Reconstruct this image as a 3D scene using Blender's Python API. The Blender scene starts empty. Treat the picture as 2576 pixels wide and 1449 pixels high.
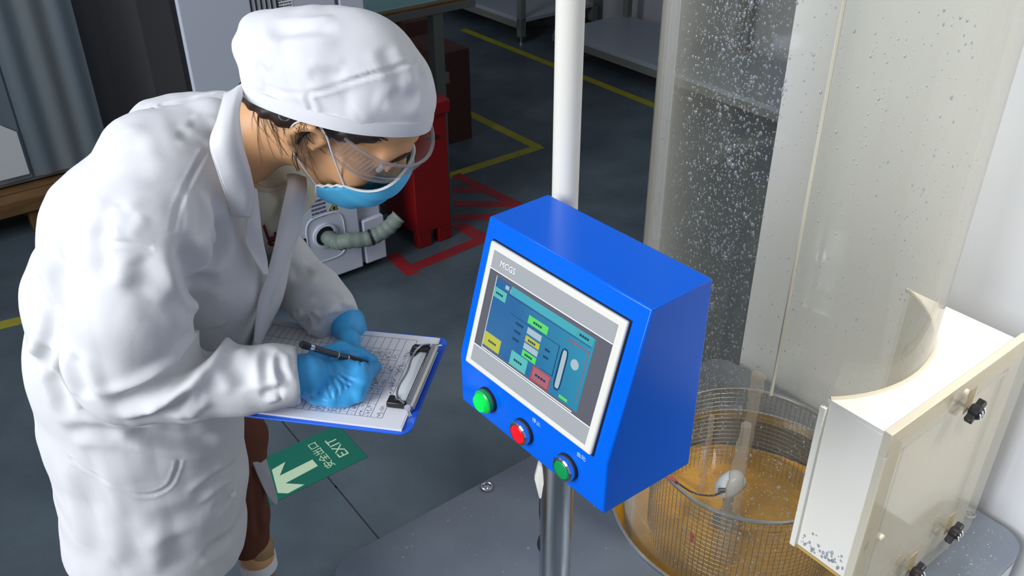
import bpy, math, random
import numpy as np
from mathutils import Vector, Matrix
from mathutils.bvhtree import BVHTree
random.seed(7); RNG = np.random.default_rng(7)
SC = bpy.context.scene; COL = SC.collection

# ------------------------------------------------------------------ camera
FP, TH, RO, CH = 2272.49, .5589, -.0071, 1.65
_c, _s = math.cos(TH), math.sin(TH)
FW = np.array([0, _c, -_s]); _U = np.array([0, _s, _c]); _R = np.array([1., 0, 0])
RT = math.cos(RO)*_R + math.sin(RO)*_U; UP = -math.sin(RO)*_R + math.cos(RO)*_U
CAMP = np.array([0, 0, CH])
cam = bpy.data.cameras.new('camera'); camo = bpy.data.objects.new('camera', cam); COL.objects.link(camo)
cam.sensor_width = 36; cam.lens = FP/2576*36; cam.clip_start = .02
camo.matrix_world = Matrix(((RT[0], UP[0], -FW[0], 0), (RT[1], UP[1], -FW[1], 0), (RT[2], UP[2], -FW[2], CH), (0, 0, 0, 1)))
SC.camera = camo
# ------------------------------------------------------------------ world, lamps, exposure
w = bpy.data.worlds.new('world'); SC.world = w; w.use_nodes = True
bg = w.node_tree.nodes['Background']; bg.inputs[0].default_value = (.72, .77, .88, 1); bg.inputs[1].default_value = .25
def area(name, loc, target, size, power, col, sizey=None):
    l = bpy.data.lights.new(name, 'AREA'); l.energy = power; l.color = col; l.size = size
    if sizey: l.shape = 'RECTANGLE'; l.size_y = sizey
    o = bpy.data.objects.new(name, l); COL.objects.link(o); o.location = loc
    o.rotation_euler = (Vector(target)-Vector(loc)).to_track_quat('-Z', 'Y').to_euler(); return o
WL = area('window_light', (-3.3, -1.7, 3.0), (.15, 1.2, .8), 2.6, 46, (.90, .94, 1.0)); WL.data.spread = math.radians(75)
door_fill = area('overhead_light', (1.7, .3, 2.9), (1.0, 1.2, .35), .5, 7.5, (1, .95, .88)); door_fill.data.spread = math.radians(52)  # unseen overhead spot, added to brighten the door of the tube box
area('overhead_light', (-1.6, 2.2, 3.3), (-1.5, 2.4, 0), 1.2, 10, (.75, .84, 1), .3)
SC.view_settings.view_transform = 'Standard'; SC.view_settings.look = 'None'
SC.view_settings.exposure = 0.36; SC.view_settings.gamma = 1; SC.view_settings.use_curve_mapping = False

# ------------------------------------------------------------------ helpers
def ray(px, py): return FW + RT*(px-1288)/FP - UP*(py-724.5)/FP
def atd(px, py, d): return CAMP + ray(px, py)*d
def atz(px, py, z=0.): r = ray(px, py); return CAMP + r*((z-CH)/r[2])
def aty(px, py, y): r = ray(px, py); return CAMP + r*(y/r[1])
def atp(px, py, p, n):
    r = ray(px, py); p = np.array(p, float); n = np.array(n, float)
    return CAMP + r*(((p-CAMP)@n)/(r@n))
YB = .9142
BV = np.array([math.sin(YB), math.cos(YB), 0]); AV = np.array([-math.cos(YB), math.sin(YB), 0]); ZV = np.array([0, 0, 1.])
C0 = np.array([-.3242, 1.326, 0])
def ab(a, b, z=0.): return C0 + AV*a + BV*b + ZV*z
def N(v): v = np.array(v, float); return v/np.linalg.norm(v)

class MB:
    def __init__(s): s.v = []; s.f = []; s.m = []
    def add(s, vs, fs, mi=0):
        k = len(s.v); s.v += [tuple(map(float, p)) for p in vs]; s.f += [tuple(i+k for i in f) for f in fs]; s.m += [mi]*len(fs); return s
    def box(s, c, ax, ay, az, mi=0):   # c centre, half-axis vectors
        c, ax, ay, az = (np.array(q, float) for q in (c, ax, ay, az)); vs = []
        if np.dot(np.cross(ax, ay), az) < 0: ax = -ax
        for k in (-1, 1):
            for j in (-1, 1):
                for i in (-1, 1): vs.append(c+ax*i+ay*j+az*k)
        return s.add(vs, [(0, 2, 3, 1), (4, 5, 7, 6), (0, 1, 5, 4), (2, 6, 7, 3), (0, 4, 6, 2), (1, 3, 7, 5)], mi)
    def prism(s, poly, ext, mi=0):
        poly = [np.array(p, float) for p in poly]; e = np.array(ext, float); n = len(poly)
        nn = sum(np.cross(poly[i]-poly[0], poly[(i+1) % n]-poly[0]) for i in range(n))
        if nn@e > 0: poly = poly[::-1]
        return s.add(poly+[p+e for p in poly], [tuple(range(n)), tuple(range(2*n-1, n-1, -1))] + [(i, i+n, (i+1) % n+n, (i+1) % n) for i in range(n)], mi)
    def tube(s, pts, r, n=10, cap=True, mi=0, flat=1.):
        pts = [np.array(p, float) for p in pts]; m = len(pts)
        r = [r]*m if np.isscalar(r) else list(r)
        t0 = N(pts[1]-pts[0]); u = np.cross(t0, [0, 0, 1.]); u = np.cross(t0, [0, 1., 0]) if np.linalg.norm(u) < .1 else u; u = N(u); vs = []
        for i, p in enumerate(pts):
            t = N(pts[min(i+1, m-1)]-pts[max(i-1, 0)]); u = N(u - t*(u@t)); v = np.cross(t, u)
            for k in range(n):
                a = 2*math.pi*k/n; vs.append(p + (u*math.cos(a) + v*math.sin(a)*flat)*r[i])
        fs = [(i*n+k, i*n+(k+1) % n, (i+1)*n+(k+1) % n, (i+1)*n+k) for i in range(m-1) for k in range(n)]
        if cap: fs += [tuple(range(n-1, -1, -1)), tuple((m-1)*n+k for k in range(n))]
        return s.add(vs, fs, mi)
    def lathe(s, c, d, prof, n=32, mi=0, a0=0., a1=None):   # prof [(r,h)]
        c = np.array(c, float); d = N(d); u = np.cross(d, [0, 0, 1.]); u = np.array([1., 0, 0]) if np.linalg.norm(u) < 1e-3 else N(u); v = np.cross(d, u)
        full = a1 is None; a1 = 2*math.pi if full else a1; m = n if full else n+1; vs = []
        for r, h in prof:
            for k in range(m):
                a = a0+(a1-a0)*k/n; vs.append(c + d*h + (u*math.cos(a)+v*math.sin(a))*r)
        fs = []
        for i in range(len(prof)-1):
            for k in range(n):
                k2 = (k+1) % m; fs.append((i*m+k, i*m+k2, (i+1)*m+k2, (i+1)*m+k))
        return s.add(vs, fs, mi)
    def grid(s, P, mi=0):    # P[i][j] points
        m, n = len(P), len(P[0])
        return s.add([p for row in P for p in row], [(i*n+j, i*n+j+1, (i+1)*n+j+1, (i+1)*n+j) for i in range(m-1) for j in range(n-1)], mi)

def empty(name, loc=(0, 0, 0)):
    o = bpy.data.objects.new(name, None); COL.objects.link(o); o.location = loc; o.empty_display_size = .05; return o
def tag(o, label=None, cat=None, group=None, kind=None):
    if label: o['label'] = label
    if cat: o['category'] = cat
    if group: o['group'] = group
    if kind: o['kind'] = kind
    return o
def thing(name, loc, label, cat, group=None): return tag(empty(name, loc), label, cat, group)
def wloc(o):
    l = np.zeros(3)
    while o is not None: l = l + np.array(o.location); o = o.parent
    return l
def obj(name, mb, mat, parent=None, smooth=30, bevel=0, solid=0, origin=None, sub=0):
    me = bpy.data.meshes.new(name)
    V = np.array(mb.v, float)
    pl = wloc(parent) if parent is not None else np.zeros(3)
    org = np.array(origin, float) if origin is not None else pl
    me.from_pydata((V-org).tolist(), [], mb.f); me.update()
    mats = mat if isinstance(mat, (list, tuple)) else [mat]
    for m in mats: me.materials.append(m)
    if len(mats) > 1: me.polygons.foreach_set('material_index', mb.m)
    if smooth:
        me.polygons.foreach_set('use_smooth', [True]*len(me.polygons)); me.set_sharp_from_angle(angle=math.radians(smooth))
    o = bpy.data.objects.new(name, me); COL.objects.link(o); o.location = org-pl
    if parent is not None: o.parent = parent
    if solid:
        md = o.modifiers.new('solid', 'SOLIDIFY'); md.thickness = abs(solid); md.offset = 0 if solid > 0 else 1
    if bevel:
        md = o.modifiers.new('bevel', 'BEVEL'); md.width = bevel; md.segments = 2; md.limit_method = 'ANGLE'; md.angle_limit = math.radians(40)
    if sub:
        md = o.modifiers.new('sub', 'SUBSURF'); md.levels = sub; md.render_levels = sub
    return o
def struct(name, mb, mat, **k): return tag(obj(name, mb, mat, **k), kind='structure')
def spline(pts, n=8):
    P = np.array(pts, float); P = np.vstack([2*P[0]-P[1], P, 2*P[-1]-P[-2]]); out = []
    for i in range(1, len(P)-2):
        for k in range(n):
            t = k/n; a, b, c, d = P[i-1:i+3]
            out.append(.5*(2*b+(c-a)*t+(2*a-5*b+4*c-d)*t*t+(3*b-3*c+d-a)*t**3))
    out.append(P[-2]); return np.array(out)

# ------------------------------------------------------------------ materials
MATS = {}
def mat(name, col, rough=.5, metal=0., noise=None, bump=None, emis=None, coat=0., spec=.5, sss=0, alpha=None, trans=0., ior=1.45, rnoise=None):
    if name in MATS: return MATS[name]
    m = bpy.data.materials.new(name); MATS[name] = m; m.use_nodes = True; nt = m.node_tree; b = nt.nodes['Principled BSDF']
    b.inputs['Base Color'].default_value = (*col, 1); b.inputs['Roughness'].default_value = rough; b.inputs['Metallic'].default_value = metal
    b.inputs['Coat Weight'].default_value = coat; b.inputs['Specular IOR Level'].default_value = spec
    if trans: b.inputs['Transmission Weight'].default_value = trans; b.inputs['IOR'].default_value = ior
    if sss: b.inputs['Subsurface Weight'].default_value = sss; b.inputs['Subsurface Radius'].default_value = (.012, .005, .003); b.inputs['Subsurface Scale'].default_value = 1
    if alpha is not None: b.inputs['Alpha'].default_value = alpha
    if emis: b.inputs['Emission Color'].default_value = (*emis[:3], 1); b.inputs['Emission Strength'].default_value = emis[3]
    tc = nt.nodes.new('ShaderNodeTexCoord')
    def nz(scale, detail=4, vec=None, stretch=None):
        t = nt.nodes.new('ShaderNodeTexNoise'); t.inputs['Scale'].default_value = scale; t.inputs['Detail'].default_value = detail
        if stretch:
            mp = nt.nodes.new('ShaderNodeMapping'); mp.inputs['Scale'].default_value = stretch; nt.links.new(tc.outputs['Object'], mp.inputs[0]); nt.links.new(mp.outputs[0], t.inputs[0])
        else: nt.links.new(tc.outputs['Object'], t.inputs[0])
        return t
    if noise:   # (scale, colour2, contrast[, stretch])
        t = nz(noise[0], 5, stretch=noise[3] if len(noise) > 3 else None); r = nt.nodes.new('ShaderNodeValToRGB')
        r.color_ramp.elements[0].position = .5-noise[2]; r.color_ramp.elements[1].position = .5+noise[2]
        r.color_ramp.elements[0].color = (*col, 1); r.color_ramp.elements[1].color = (*noise[1], 1)
        nt.links.new(t.outputs[0], r.inputs[0]); nt.links.new(r.outputs[0], b.inputs['Base Color'])
    if rnoise:
        t = nz(rnoise[0], 4); r = nt.nodes.new('ShaderNodeMapRange'); r.inputs[1].default_value = .35; r.inputs[2].default_value = .65
        r.inputs[3].default_value = rnoise[1]; r.inputs[4].default_value = rnoise[2]; nt.links.new(t.outputs[0], r.inputs[0]); nt.links.new(r.outputs[0], b.inputs['Roughness'])
    if bump:    # (scale, strength, distance[, stretch])
        t = nz(bump[0], 5, stretch=bump[3] if len(bump) > 3 else None); bp = nt.nodes.new('ShaderNodeBump'); bp.inputs['Strength'].default_value = bump[1]; bp.inputs['Distance'].default_value = bump[2]
        nt.links.new(t.outputs[0], bp.inputs['Height']); nt.links.new(bp.outputs[0], b.inputs['Normal'])
    return m
M_floor = mat('floor_concrete', (.040, .058, .074), .42, noise=(3.2, (.088, .116, .134), .22), bump=(40, .12, .01), rnoise=(6, .28, .6))
M_wall = mat('white_wall', (.90, .90, .91), .6, noise=(1.5, (.85, .86, .88), .3))
M_wallb = mat('grey_wall', (.42, .43, .45), .7)
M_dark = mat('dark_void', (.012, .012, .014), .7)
M_blue = mat('blue_enamel', (.0, .120, .72), .2, spec=.25, bump=(500, .03, .001))
M_plat = mat('steel_plate', (.13, .155, .195), .22, .45, noise=(5, (.19, .22, .265), .25), rnoise=(7, .12, .38), bump=(6, .05, .01))
M_steel = mat('stainless', (.62, .63, .65), .2, 1)
M_brush = mat('brushed_steel', (.24, .32, .40), .33, .5, noise=(3.5, (.50, .52, .47), .2, (1, 1, .06)), bump=(3, .25, .03, (1.3, 1.3, .06)))
M_brushd = mat('dark_steel', (.10, .095, .10), .55, .1, noise=(4, (.19, .175, .165), .2, (1, 1, .05)))
M_pvc = mat('cream_pvc', (.80, .77, .68), .28)
M_cab = mat('white_enamel', (.56, .59, .68), .4)
M_black = mat('black_plastic', (.012, .012, .014), .35)
M_rubber = mat('black_rubber', (.02, .02, .022), .6)
M_chrome = mat('chrome', (.8, .82, .85), .08, 1)
M_bezel = mat('bezel_white', (.72, .70, .63), .35)
M_grey = mat('bezel_grey', (.33, .34, .345), .45)
M_greyd = mat('screen_surround', (.10, .10, .115), .25)
M_white = mat('white_print', (.85, .87, .87), .5)
M_coat = mat('white_cotton', (.73, .725, .735), .75, bump=(900, .12, .001), spec=.25)
M_cap = mat('cap_cotton', (.72, .72, .735), .7, bump=(900, .1, .001), spec=.25)
M_skin = mat('skin', (.66, .34, .16), .48, sss=.12, noise=(12, (.72, .40, .20), .2), spec=.35)
M_hair = mat('dark_hair', (.022, .012, .008), .45)
M_glove = mat('blue_nitrile', (.055, .42, .82), .42, bump=(160, .15, .002))
M_tee = mat('cream_tee', (.62, .60, .48), .85, bump=(500, .15, .001))
M_trou = mat('brown_trousers', (.115, .026, .007), .8, noise=(6, (.13, .04, .016), .3))
M_boot = mat('tan_boot', (.36, .24, .11), .7)
M_mask = mat('mask_blue', (.09, .52, .84), .75, bump=(300, .1, .001))
M_maskw = mat('mask_white', (.80, .85, .88), .75)
M_clear = mat('clear_polycarbonate', (.9, .92, .93), .05)
M_red = mat('red_paint', (.20, .003, .004), .4)
M_tapey = mat('yellow_tape', (.34, .31, .01), .55, noise=(14, (.24, .22, .02), .3))
M_taper = mat('red_tape', (.30, .012, .016), .55, noise=(14, (.2, .012, .02), .3))
M_green = mat('exit_green', (.004, .13, .085), .35)
M_glow = mat('exit_ink', (.50, .66, .44), .5)
M_paper = mat('paper', (.80, .79, .82), .7)
M_ink = mat('ink', (.10, .10, .16), .6)
M_line = mat('table_rule', (.28, .28, .34), .6)
M_board = mat('board_blue', (.015, .13, .75), .3)
M_wood = mat('pallet_wood', (.22, .11, .03), .7, noise=(9, (.12, .06, .02), .25, (1, 1, 6)))
M_teal = mat('teal_glass', (.24, .42, .40), .1)
M_post = mat('grey_green_paint', (.15, .16, .14), .5)
M_shelf = mat('shelf_laminate', (.30, .34, .38), .35)
M_hose = mat('hose_wrap', (.20, .25, .21), .6, noise=(20, (.13, .17, .15), .25))
M_carton = mat('dark_carton', (.05, .014, .010), .8)
M_water = mat('muddy_water', (.75, .37, .005), .12, noise=(9, (.56, .26, .006), .25), bump=(28, .35, .02))
M_rust = mat('yellow_basin', (.70, .42, .02), .35, noise=(4, (.55, .30, .03), .3))
M_wire = mat('basket_wire', (.30, .25, .16), .35, .8)
M_acry = mat('cream_acrylic', (.84, .81, .73), .22, noise=(3, (.78, .75, .65), .3))
M_acry2 = mat('acrylic_edge', (.60, .55, .43), .2)
M_lamp = mat('lamp_plastic', (.60, .66, .74), .3)
M_tread = mat('red_tag', (.5, .03, .03), .6)

def glassy(name, tint, haze, hazecol, rough=.04, ior=1.45, power=1.):
    """thin clear sheet: transparent + a little diffuse haze + fresnel gloss"""
    m = bpy.data.materials.new(name); m.use_nodes = True; nt = m.node_tree; nt.nodes.clear()
    out = nt.nodes.new('ShaderNodeOutputMaterial'); tr = nt.nodes.new('ShaderNodeBsdfTransparent'); tr.inputs[0].default_value = (*tint, 1)
    df = nt.nodes.new('ShaderNodeBsdfTranslucent'); df.inputs[0].default_value = (*hazecol, 1)
    d2 = nt.nodes.new('ShaderNodeBsdfDiffuse'); d2.inputs[0].default_value = (*hazecol, 1)
    md = nt.nodes.new('ShaderNodeMixShader'); md.inputs[0].default_value = .5; nt.links.new(df.outputs[0], md.inputs[1]); nt.links.new(d2.outputs[0], md.inputs[2])
    lw = nt.nodes.new('ShaderNodeLayerWeight'); lw.inputs[0].default_value = .5
    pw = nt.nodes.new('ShaderNodeMath'); pw.operation = 'POWER'; pw.inputs[1].default_value = 2.6; nt.links.new(lw.outputs['Facing'], pw.inputs[0])
    mr = nt.nodes.new('ShaderNodeMapRange'); mr.inputs[3].default_value = haze[0]; mr.inputs[4].default_value = haze[1]; nt.links.new(pw.outputs[0], mr.inputs[0])
    m1 = nt.nodes.new('ShaderNodeMixShader'); nt.links.new(mr.outputs[0], m1.inputs[0]); nt.links.new(tr.outputs[0], m1.inputs[1]); nt.links.new(md.outputs[0], m1.inputs[2])
    gl = nt.nodes.new('ShaderNodeBsdfGlossy'); gl.inputs['Roughness'].default_value = rough
    p5 = nt.nodes.new('ShaderNodeMath'); p5.operation = 'POWER'; p5.inputs[1].default_value = 5; nt.links.new(lw.outputs['Facing'], p5.inputs[0])
    mm = nt.nodes.new('ShaderNodeMapRange'); f0 = ((ior-1)/(ior+1))**2; mm.inputs[3].default_value = min(1, f0*power); mm.inputs[4].default_value = min(1, power); nt.links.new(p5.outputs[0], mm.inputs[0])
    m2 = nt.nodes.new('ShaderNodeMixShader'); nt.links.new(mm.outputs[0], m2.inputs[0]); nt.links.new(m1.outputs[0], m2.inputs[1]); nt.links.new(gl.outputs[0], m2.inputs[2])
    nt.links.new(m2.outputs[0], out.inputs[0]); return m
M_tube = glassy('tube_acrylic', (.95, .945, .90), (.04, .8), (.82, .79, .68), .06)
M_drop = glassy('water_drop', (.60, .64, .68), (.30, .55), (.80, .85, .9), .05, 1.33, 6.)  # grey tint and white haze stand in for refracted sparkle
M_spray = glassy('spray_water', (.96, .95, .93), (.22, .42), (.88, .80, .70), .25, 1.33)
M_goggle = glassy('goggle_lens', (.93, .93, .94), (.03, .35), (.85, .86, .9), .03)
M_gogrim = glassy('goggle_rim', (.8, .8, .82), (.25, .6), (.85, .86, .9), .05)
M_cover = glassy('door_acrylic', (.94, .93, .88), (.10, .45), (.86, .83, .74), .08)
M_slot = mat('slot_brown', (.34, .26, .14), .4)
#%%ROOM
# ------------------------------------------------------------------ room
struct('floor', MB().box((0.2, 3, -.03), (5, 0, 0), (0, 5, 0), (0, 0, .03)), M_floor)
struct('wall_right', MB().box(ab(-1.666, 1.20, 1.5), AV*1.61, BV*.05, ZV*1.5), M_wall)
struct('wall_back', MB().box(ab(.5, 3.55, 1.5), AV*4.6, BV*.05, ZV*1.5), M_wallb)
struct('wall_left', MB().box(ab(5.1, .3, 1.5), AV*.05, BV*3.3, ZV*1.5), M_dark)
# floor seam
def strip(mb, p, q, wd, z0=.0, z1=.0006, ext=0):
    p, q = np.array(p, float), np.array(q, float); d = N(q-p); n = np.cross(ZV, d); p = p-d*ext; q = q+d*ext
    return mb.box((p+q)/2*[1, 1, 0]+ZV*(z0+z1)/2, (q-p)/2, n*wd/2, ZV*(z1-z0)/2)
sm = MB(); strip(sm, atz(843, 1222), atz(960, 1364), .0035, z1=.0004); strip(sm, atz(640, 975), atz(847, 1228), .0035, z1=.0004)
tag(obj('trim_1', sm, M_dark), kind='structure')
# floor markings
def marking(name, segs, m, label):
    mb = MB()
    for i, (a, b, wd) in enumerate(segs): strip(mb, atz(*a), atz(*b), wd, 0, .0008+.0001*i, .0)
    return tag(obj(name, mb, m), label, 'floor marking')
marking('floor_tape', [((1165, 74), (1660, 271), .05)], M_tapey, 'yellow floor tape running along in front of the white benches')
marking('floor_tape', [((1100, 246), (1352, 370), .05), ((1362, 368), (1100, 452), .05)], M_tapey, 'yellow floor tape bent to a point behind the red bin')
marking('floor_tape', [((-60, 833), (70, 802), .05)], M_tapey, "yellow floor tape behind the worker's back")
rm = [((985, 640), (1040, 690), .05), ((1025, 680), (1290, 570), .05), ((1145, 440), (1310, 520), .05)]
marking('floor_tape', rm, M_taper, 'red tape outline on the floor around the red bin')
hz = [((1140, 490), (1255, 500), .05), ((1140, 535), (1300, 530), .05), ((1140, 470), (1215, 480), .04), ((1180, 600), (1310, 545), .02), ((1135, 515), (1300, 560), .0)]
hm = [((1140, 478), (1228, 478), .05), ((1140, 512), (1290, 515), .05), ((1140, 548), (1310, 545), .05), ((1150, 565), (1225, 605), .06)]
marking('floor_tape', hm, M_taper, 'red hatch stripes on the floor right of the red bin')

def textmesh(body, size, origin, ux, uy, mat_, parent, name, off=.0005, shear=0, align='CENTER', ext=.0003):
    cu = bpy.data.curves.new('t', 'FONT'); cu.body = body; cu.size = size; cu.align_x = align; cu.align_y = 'CENTER'; cu.shear = shear; cu.extrude = ext; cu.resolution_u = 2
    o = bpy.data.objects.new('t', cu); COL.objects.link(o); bpy.context.view_layer.update()
    me = bpy.data.meshes.new_from_object(o.evaluated_get(bpy.context.evaluated_depsgraph_get())); bpy.data.objects.remove(o)
    V = np.empty(len(me.vertices)*3); me.vertices.foreach_get('co', V); V = V.reshape(-1, 3)
    ux, uy = N(ux), N(uy); n = np.cross(ux, uy); W = np.array(origin) + V[:, :1]*ux + V[:, 1:2]*uy + (V[:, 2:3]+off)*n
    fs = [tuple(p.vertices) for p in me.polygons]; mb = MB(); mb.add(W, fs); bpy.data.meshes.remove(me)
    return obj(name, mb, mat_, parent, smooth=0)
# exit sticker
eR = atz(925, 1150); eu = -BV; ev = AV   # long axis toward lower left, short axis away
LS, WS = .40, .165
sg = thing('exit_sign', eR, 'green floor sticker with white arrow and EXIT lettering beside the coat', 'floor sign')
def ex(s, t, z=.0): return eR + eu*s + ev*t + ZV*z
obj('sticker', MB().box(ex(LS/2, WS/2, .0006), eu*LS/2, ev*WS/2, ZV*.0006), M_green, sg)
mb = MB(); mb.prism([atz(*p)*[1, 1, 0]+ZV*.0012 for p in ((786, 1157), (800, 1173), (718, 1217), (766, 1220), (725, 1242), (699, 1241), (684, 1183), (718, 1163), (704, 1198))], ZV*.0005)
obj('arrow', mb, M_glow, sg, smooth=0)
textmesh('EXIT', .042, ex(.045, WS/2, .0013), ev, eu, M_glow, sg, 'exit_lettering')
textmesh('安全出口', .030, ex(.092, WS/2, .0013), ev, eu, M_glow, sg, 'exit_characters')
#%%BACKGROUND
# ------------------------------------------------------------------ background left: steel cabinet on a pallet
pC = np.array(atz(88, 455, .15)); nC = -AV
def onC(px, py, off=0.): return atp(px, py, pC+nC*off, nC)
zt = 2.0
def tC(px, py=300): return (onC(px, py)-pC)@BV
def pcC(t, z, off=0.): return pC*[1, 1, 0] + BV*t + nC*off + ZV*z
sc = thing('steel_cabinet', pcC(-.2, .15, -.07), 'brushed steel cabinet standing on a wooden pallet at the far left', 'cabinet')
tr = tC(265, 330); tl = -.75
obj('body', MB().box(pcC((tl+tr)/2, .15+(zt-.15)/2, -.07), BV*(tr-tl)/2, AV*.066, ZV*(zt-.15)/2), M_brush, sc, bevel=.006)
# panel skins with a vertical fold each
def skin(t0, t1, z0, z1, n, amp):
    mb = MB(); P = []
    for i in range(n+1):
        t = t0+(t1-t0)*i/n; o = .006+amp*math.sin(i/n*math.pi*3.0)**2
        P.append([pcC(t, z0, o), pcC(t, z1, o)])
    mb.grid([[r[0] for r in P], [r[1] for r in P]][::-1]); return mb
obj('panel', skin(0.004, tr-.004, .17, zt-.02, 40, .010), M_brush, sc, smooth=60)
obj('panel', skin(tl+.01, -.004, .17, zt-.02, 40, .004), M_brush, sc, smooth=60)
mb = MB(); pts = [(-.6, .19), (-.012, .19), (-.012, .36), (-.06, .40), (-.6, .42)]
mb.prism([pcC(t, z, .012) for t, z in pts], nC*.004); obj('plate', mb, M_white, sc)
pl = thing('pallet', pcC(-.2, 0, -.1), 'worn wooden pallet under the steel cabinet', 'pallet')
for k, o in enumerate((.10, .01, -.08)):
    obj('plank', MB().box(pcC(-.3, .118, o), BV*.46, AV*.038, ZV*.028), M_wood, pl, bevel=.003)
for t in (-.60, -.02):
    for o in (.08, -.07):
        obj('block', MB().box(pcC(t, .045, o), BV*.05, AV*.04, ZV*.045), M_wood, pl, bevel=.003)
# dark steel panel behind
dk = thing('dark_cabinet', pcC(.4, 0, -.45), 'dark steel cabinet between the brushed cabinet and the white machine', 'cabinet')
oD = -.16
def onD(px, py): return atp(px, py, pC+nC*oD, nC)
t0, t1 = tr-.22, (onD(400, 120)-pC)@BV
obj('body', MB().box(pcC((t0+t1)/2, 1.0, oD-.2), BV*(t1-t0)/2, AV*.2, ZV*1.0), M_brushd, dk, bevel=.005)
obj('door', MB().box(pcC((t0+t1)/2-.01, 1.0, oD+.008), BV*((t1-t0)/2-.012), AV*.008, ZV*.93), M_brushd, dk, bevel=.004)
# white machine cabinet
pW = atz(974, 650, 0.02); nW = -AV
def onW(px, py, off=0.): return atp(px, py, pW+nW*off, nW)
def cW(px, py):
    q = onW(px, py)-pW; return q@BV, q[2]+.02
tWl = cW(437, 20)[0]; tWd = cW(846, 30)[0]; hW = 1.75
def pw(t, z, off=0.): return pW*[1, 1, 0] + BV*t + nW*off + ZV*z
mc = thing('machine_cabinet', pw(tWl/2, 0, -.15), 'white machine cabinet with vent slots and labels behind the worker', 'cabinet')
obj('body', MB().box(pw(tWl/2, hW/2+.03, -.16), BV*(-tWl/2-.004), AV*.15, ZV*(hW/2)), M_cab, mc, bevel=.006)
gp = .006
obj('front_panel', MB().box(pw((tWl+tWd)/2, hW/2+.03, .002), BV*((tWd-tWl)/2-gp), AV*.012, ZV*hW/2), M_cab, mc, bevel=.005)
obj('side_panel', MB().box(pw(tWd/2, hW/2+.2, .002), BV*(-tWd/2-gp), AV*.012, ZV*(hW/2-.17)), M_cab, mc, bevel=.005)
obj('kick_panel', MB().box(pw(tWd/2, .12, .002), BV*(-tWd/2-gp), AV*.012, ZV*.085), M_cab, mc, bevel=.005)
obj('gap_shade', MB().box(pw(tWl-.003, hW/2+.015, -.155), BV*.006, AV*.156, ZV*(hW/2+.016)), M_dark, mc)  # black sheet paints the dark gap at the cabinet's left side
for k in range(6):
    a = cW(622+13*k, -60); b = cW(626.5+12.2*k, 66-8*k)
    obj('vent_slot', MB().box(pw((a[0]+b[0])/2, (a[1]+b[1])/2, .0145), BV*.0022, AV*.002, ZV*abs(a[1]-b[1])/2), M_black, mc)
def decal(px0, py0, px1, py1, nl, m, parent, name):
    a, b = cW(px0, py0), cW(px1, py1); mb = MB(); H_ = a[1]-b[1]; Wd = b[0]-a[0]
    for i in range(nl):
        z = a[1]-H_*(i+.5)/nl; x0 = a[0]
        while x0 < b[0]-.004:
            L = min(random.uniform(.006, .022), b[0]-x0); mb.box(pw(x0+L/2, z, .0145), BV*L/2*.85, AV*.0004, ZV*H_/nl*.24); x0 += L
    return tag(obj(name, mb, m, parent, smooth=0), kind='stuff')
lab = MB(); a, b = cW(686, -60), cW(735, 40)
lab.box(pw((a[0]+b[0])/2, (a[1]+b[1])/2, .0142), BV*(b[0]-a[0])/2, AV*.0006, ZV*(a[1]-b[1])/2); lo = obj('label_plate', lab, M_white, mc)
decal(689, -10, 732, 34, 7, M_ink, mc, 'label_print')
decal(774, 502, 818, 540, 5, M_ink, mc, 'notice_print')
tri = [cW(822, 527), cW(845, 523), cW(836, 503)]
obj('warning_triangle', MB().prism([pw(t, z, .0142) for t, z in tri], nW*.0006), M_black, mc, smooth=0)
ctr = np.mean(np.array(tri), 0); tri2 = [ctr+(np.array(t)-ctr)*.74 for t in tri]
wt = obj('warning_ground', MB().prism([pw(t, z, .0149) for t, z in tri2], nW*.0005), mat('warning_yellow', (.6, .48, .02), .5), mc, smooth=0)
fl = [(-.0045, -.006), (.0045, -.006), (.005, -.001), (.001, .007), (-.001, .003), (-.005, .0)]
obj('warning_flame', MB().prism([pw(ctr[0]+x, ctr[1]+z, .0155) for x, z in fl], nW*.0005), M_black, mc, smooth=0)
hc = cW(812, 588)
obj('hose_port', MB().lathe(pw(hc[0], hc[1], .014), nW, [(.045, 0), (.045, .008), (.036, .010), (.034, 0)], 28), M_cab, mc)
obj('hose_hole', MB().lathe(pw(hc[0], hc[1], .0145), nW, [(0, .001), (.035, .001)], 28), M_black, mc)
fr = []
for k in range(28):
    a = 2*math.pi*k/28; ca, sa = math.cos(a), math.sin(a)
    fr.append(pw(hc[0]+.005+.07*np.sign(ca)*abs(ca)**.5, hc[1]-.01+.085*np.sign(sa)*abs(sa)**.5, .0145))
obj('port_frame', MB().tube(fr+[fr[0]], .003, 6, False), M_cab, mc)
for k in range(3):
    a = cW(741+10*k, 590+3*k); b = cW(745+10*k, 633-3*k)
    obj('vent_slot', MB().box(pw((a[0]+b[0])/2, (a[1]+b[1])/2, .0145), BV*.004, AV*.002, ZV*abs(a[1]-b[1])/2), M_black, mc)
# hose
hp = [pw(hc[0], hc[1]-.006, -.01), pw(hc[0]+.02, hc[1]-.012, .06)] + [np.array(q) for q in (onW(870, 606, .10), onW(925, 600, .13), onW(970, 578, .15), onW(1003, 545, .16))]
hs = spline(hp, 8); hr = [.026+.0018*math.sin(i*1.9) for i in range(len(hs))]
ho = tag(obj('hose', MB().tube(hs, hr, 14), M_hose, origin=hs[0]), 'grey-green wrapped hose leaving the white cabinet', 'hose')
i0 = int(len(hs)*.62); obj('hose_band', MB().tube(hs[i0:i0+2], .0288, 14), M_black, ho)
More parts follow.
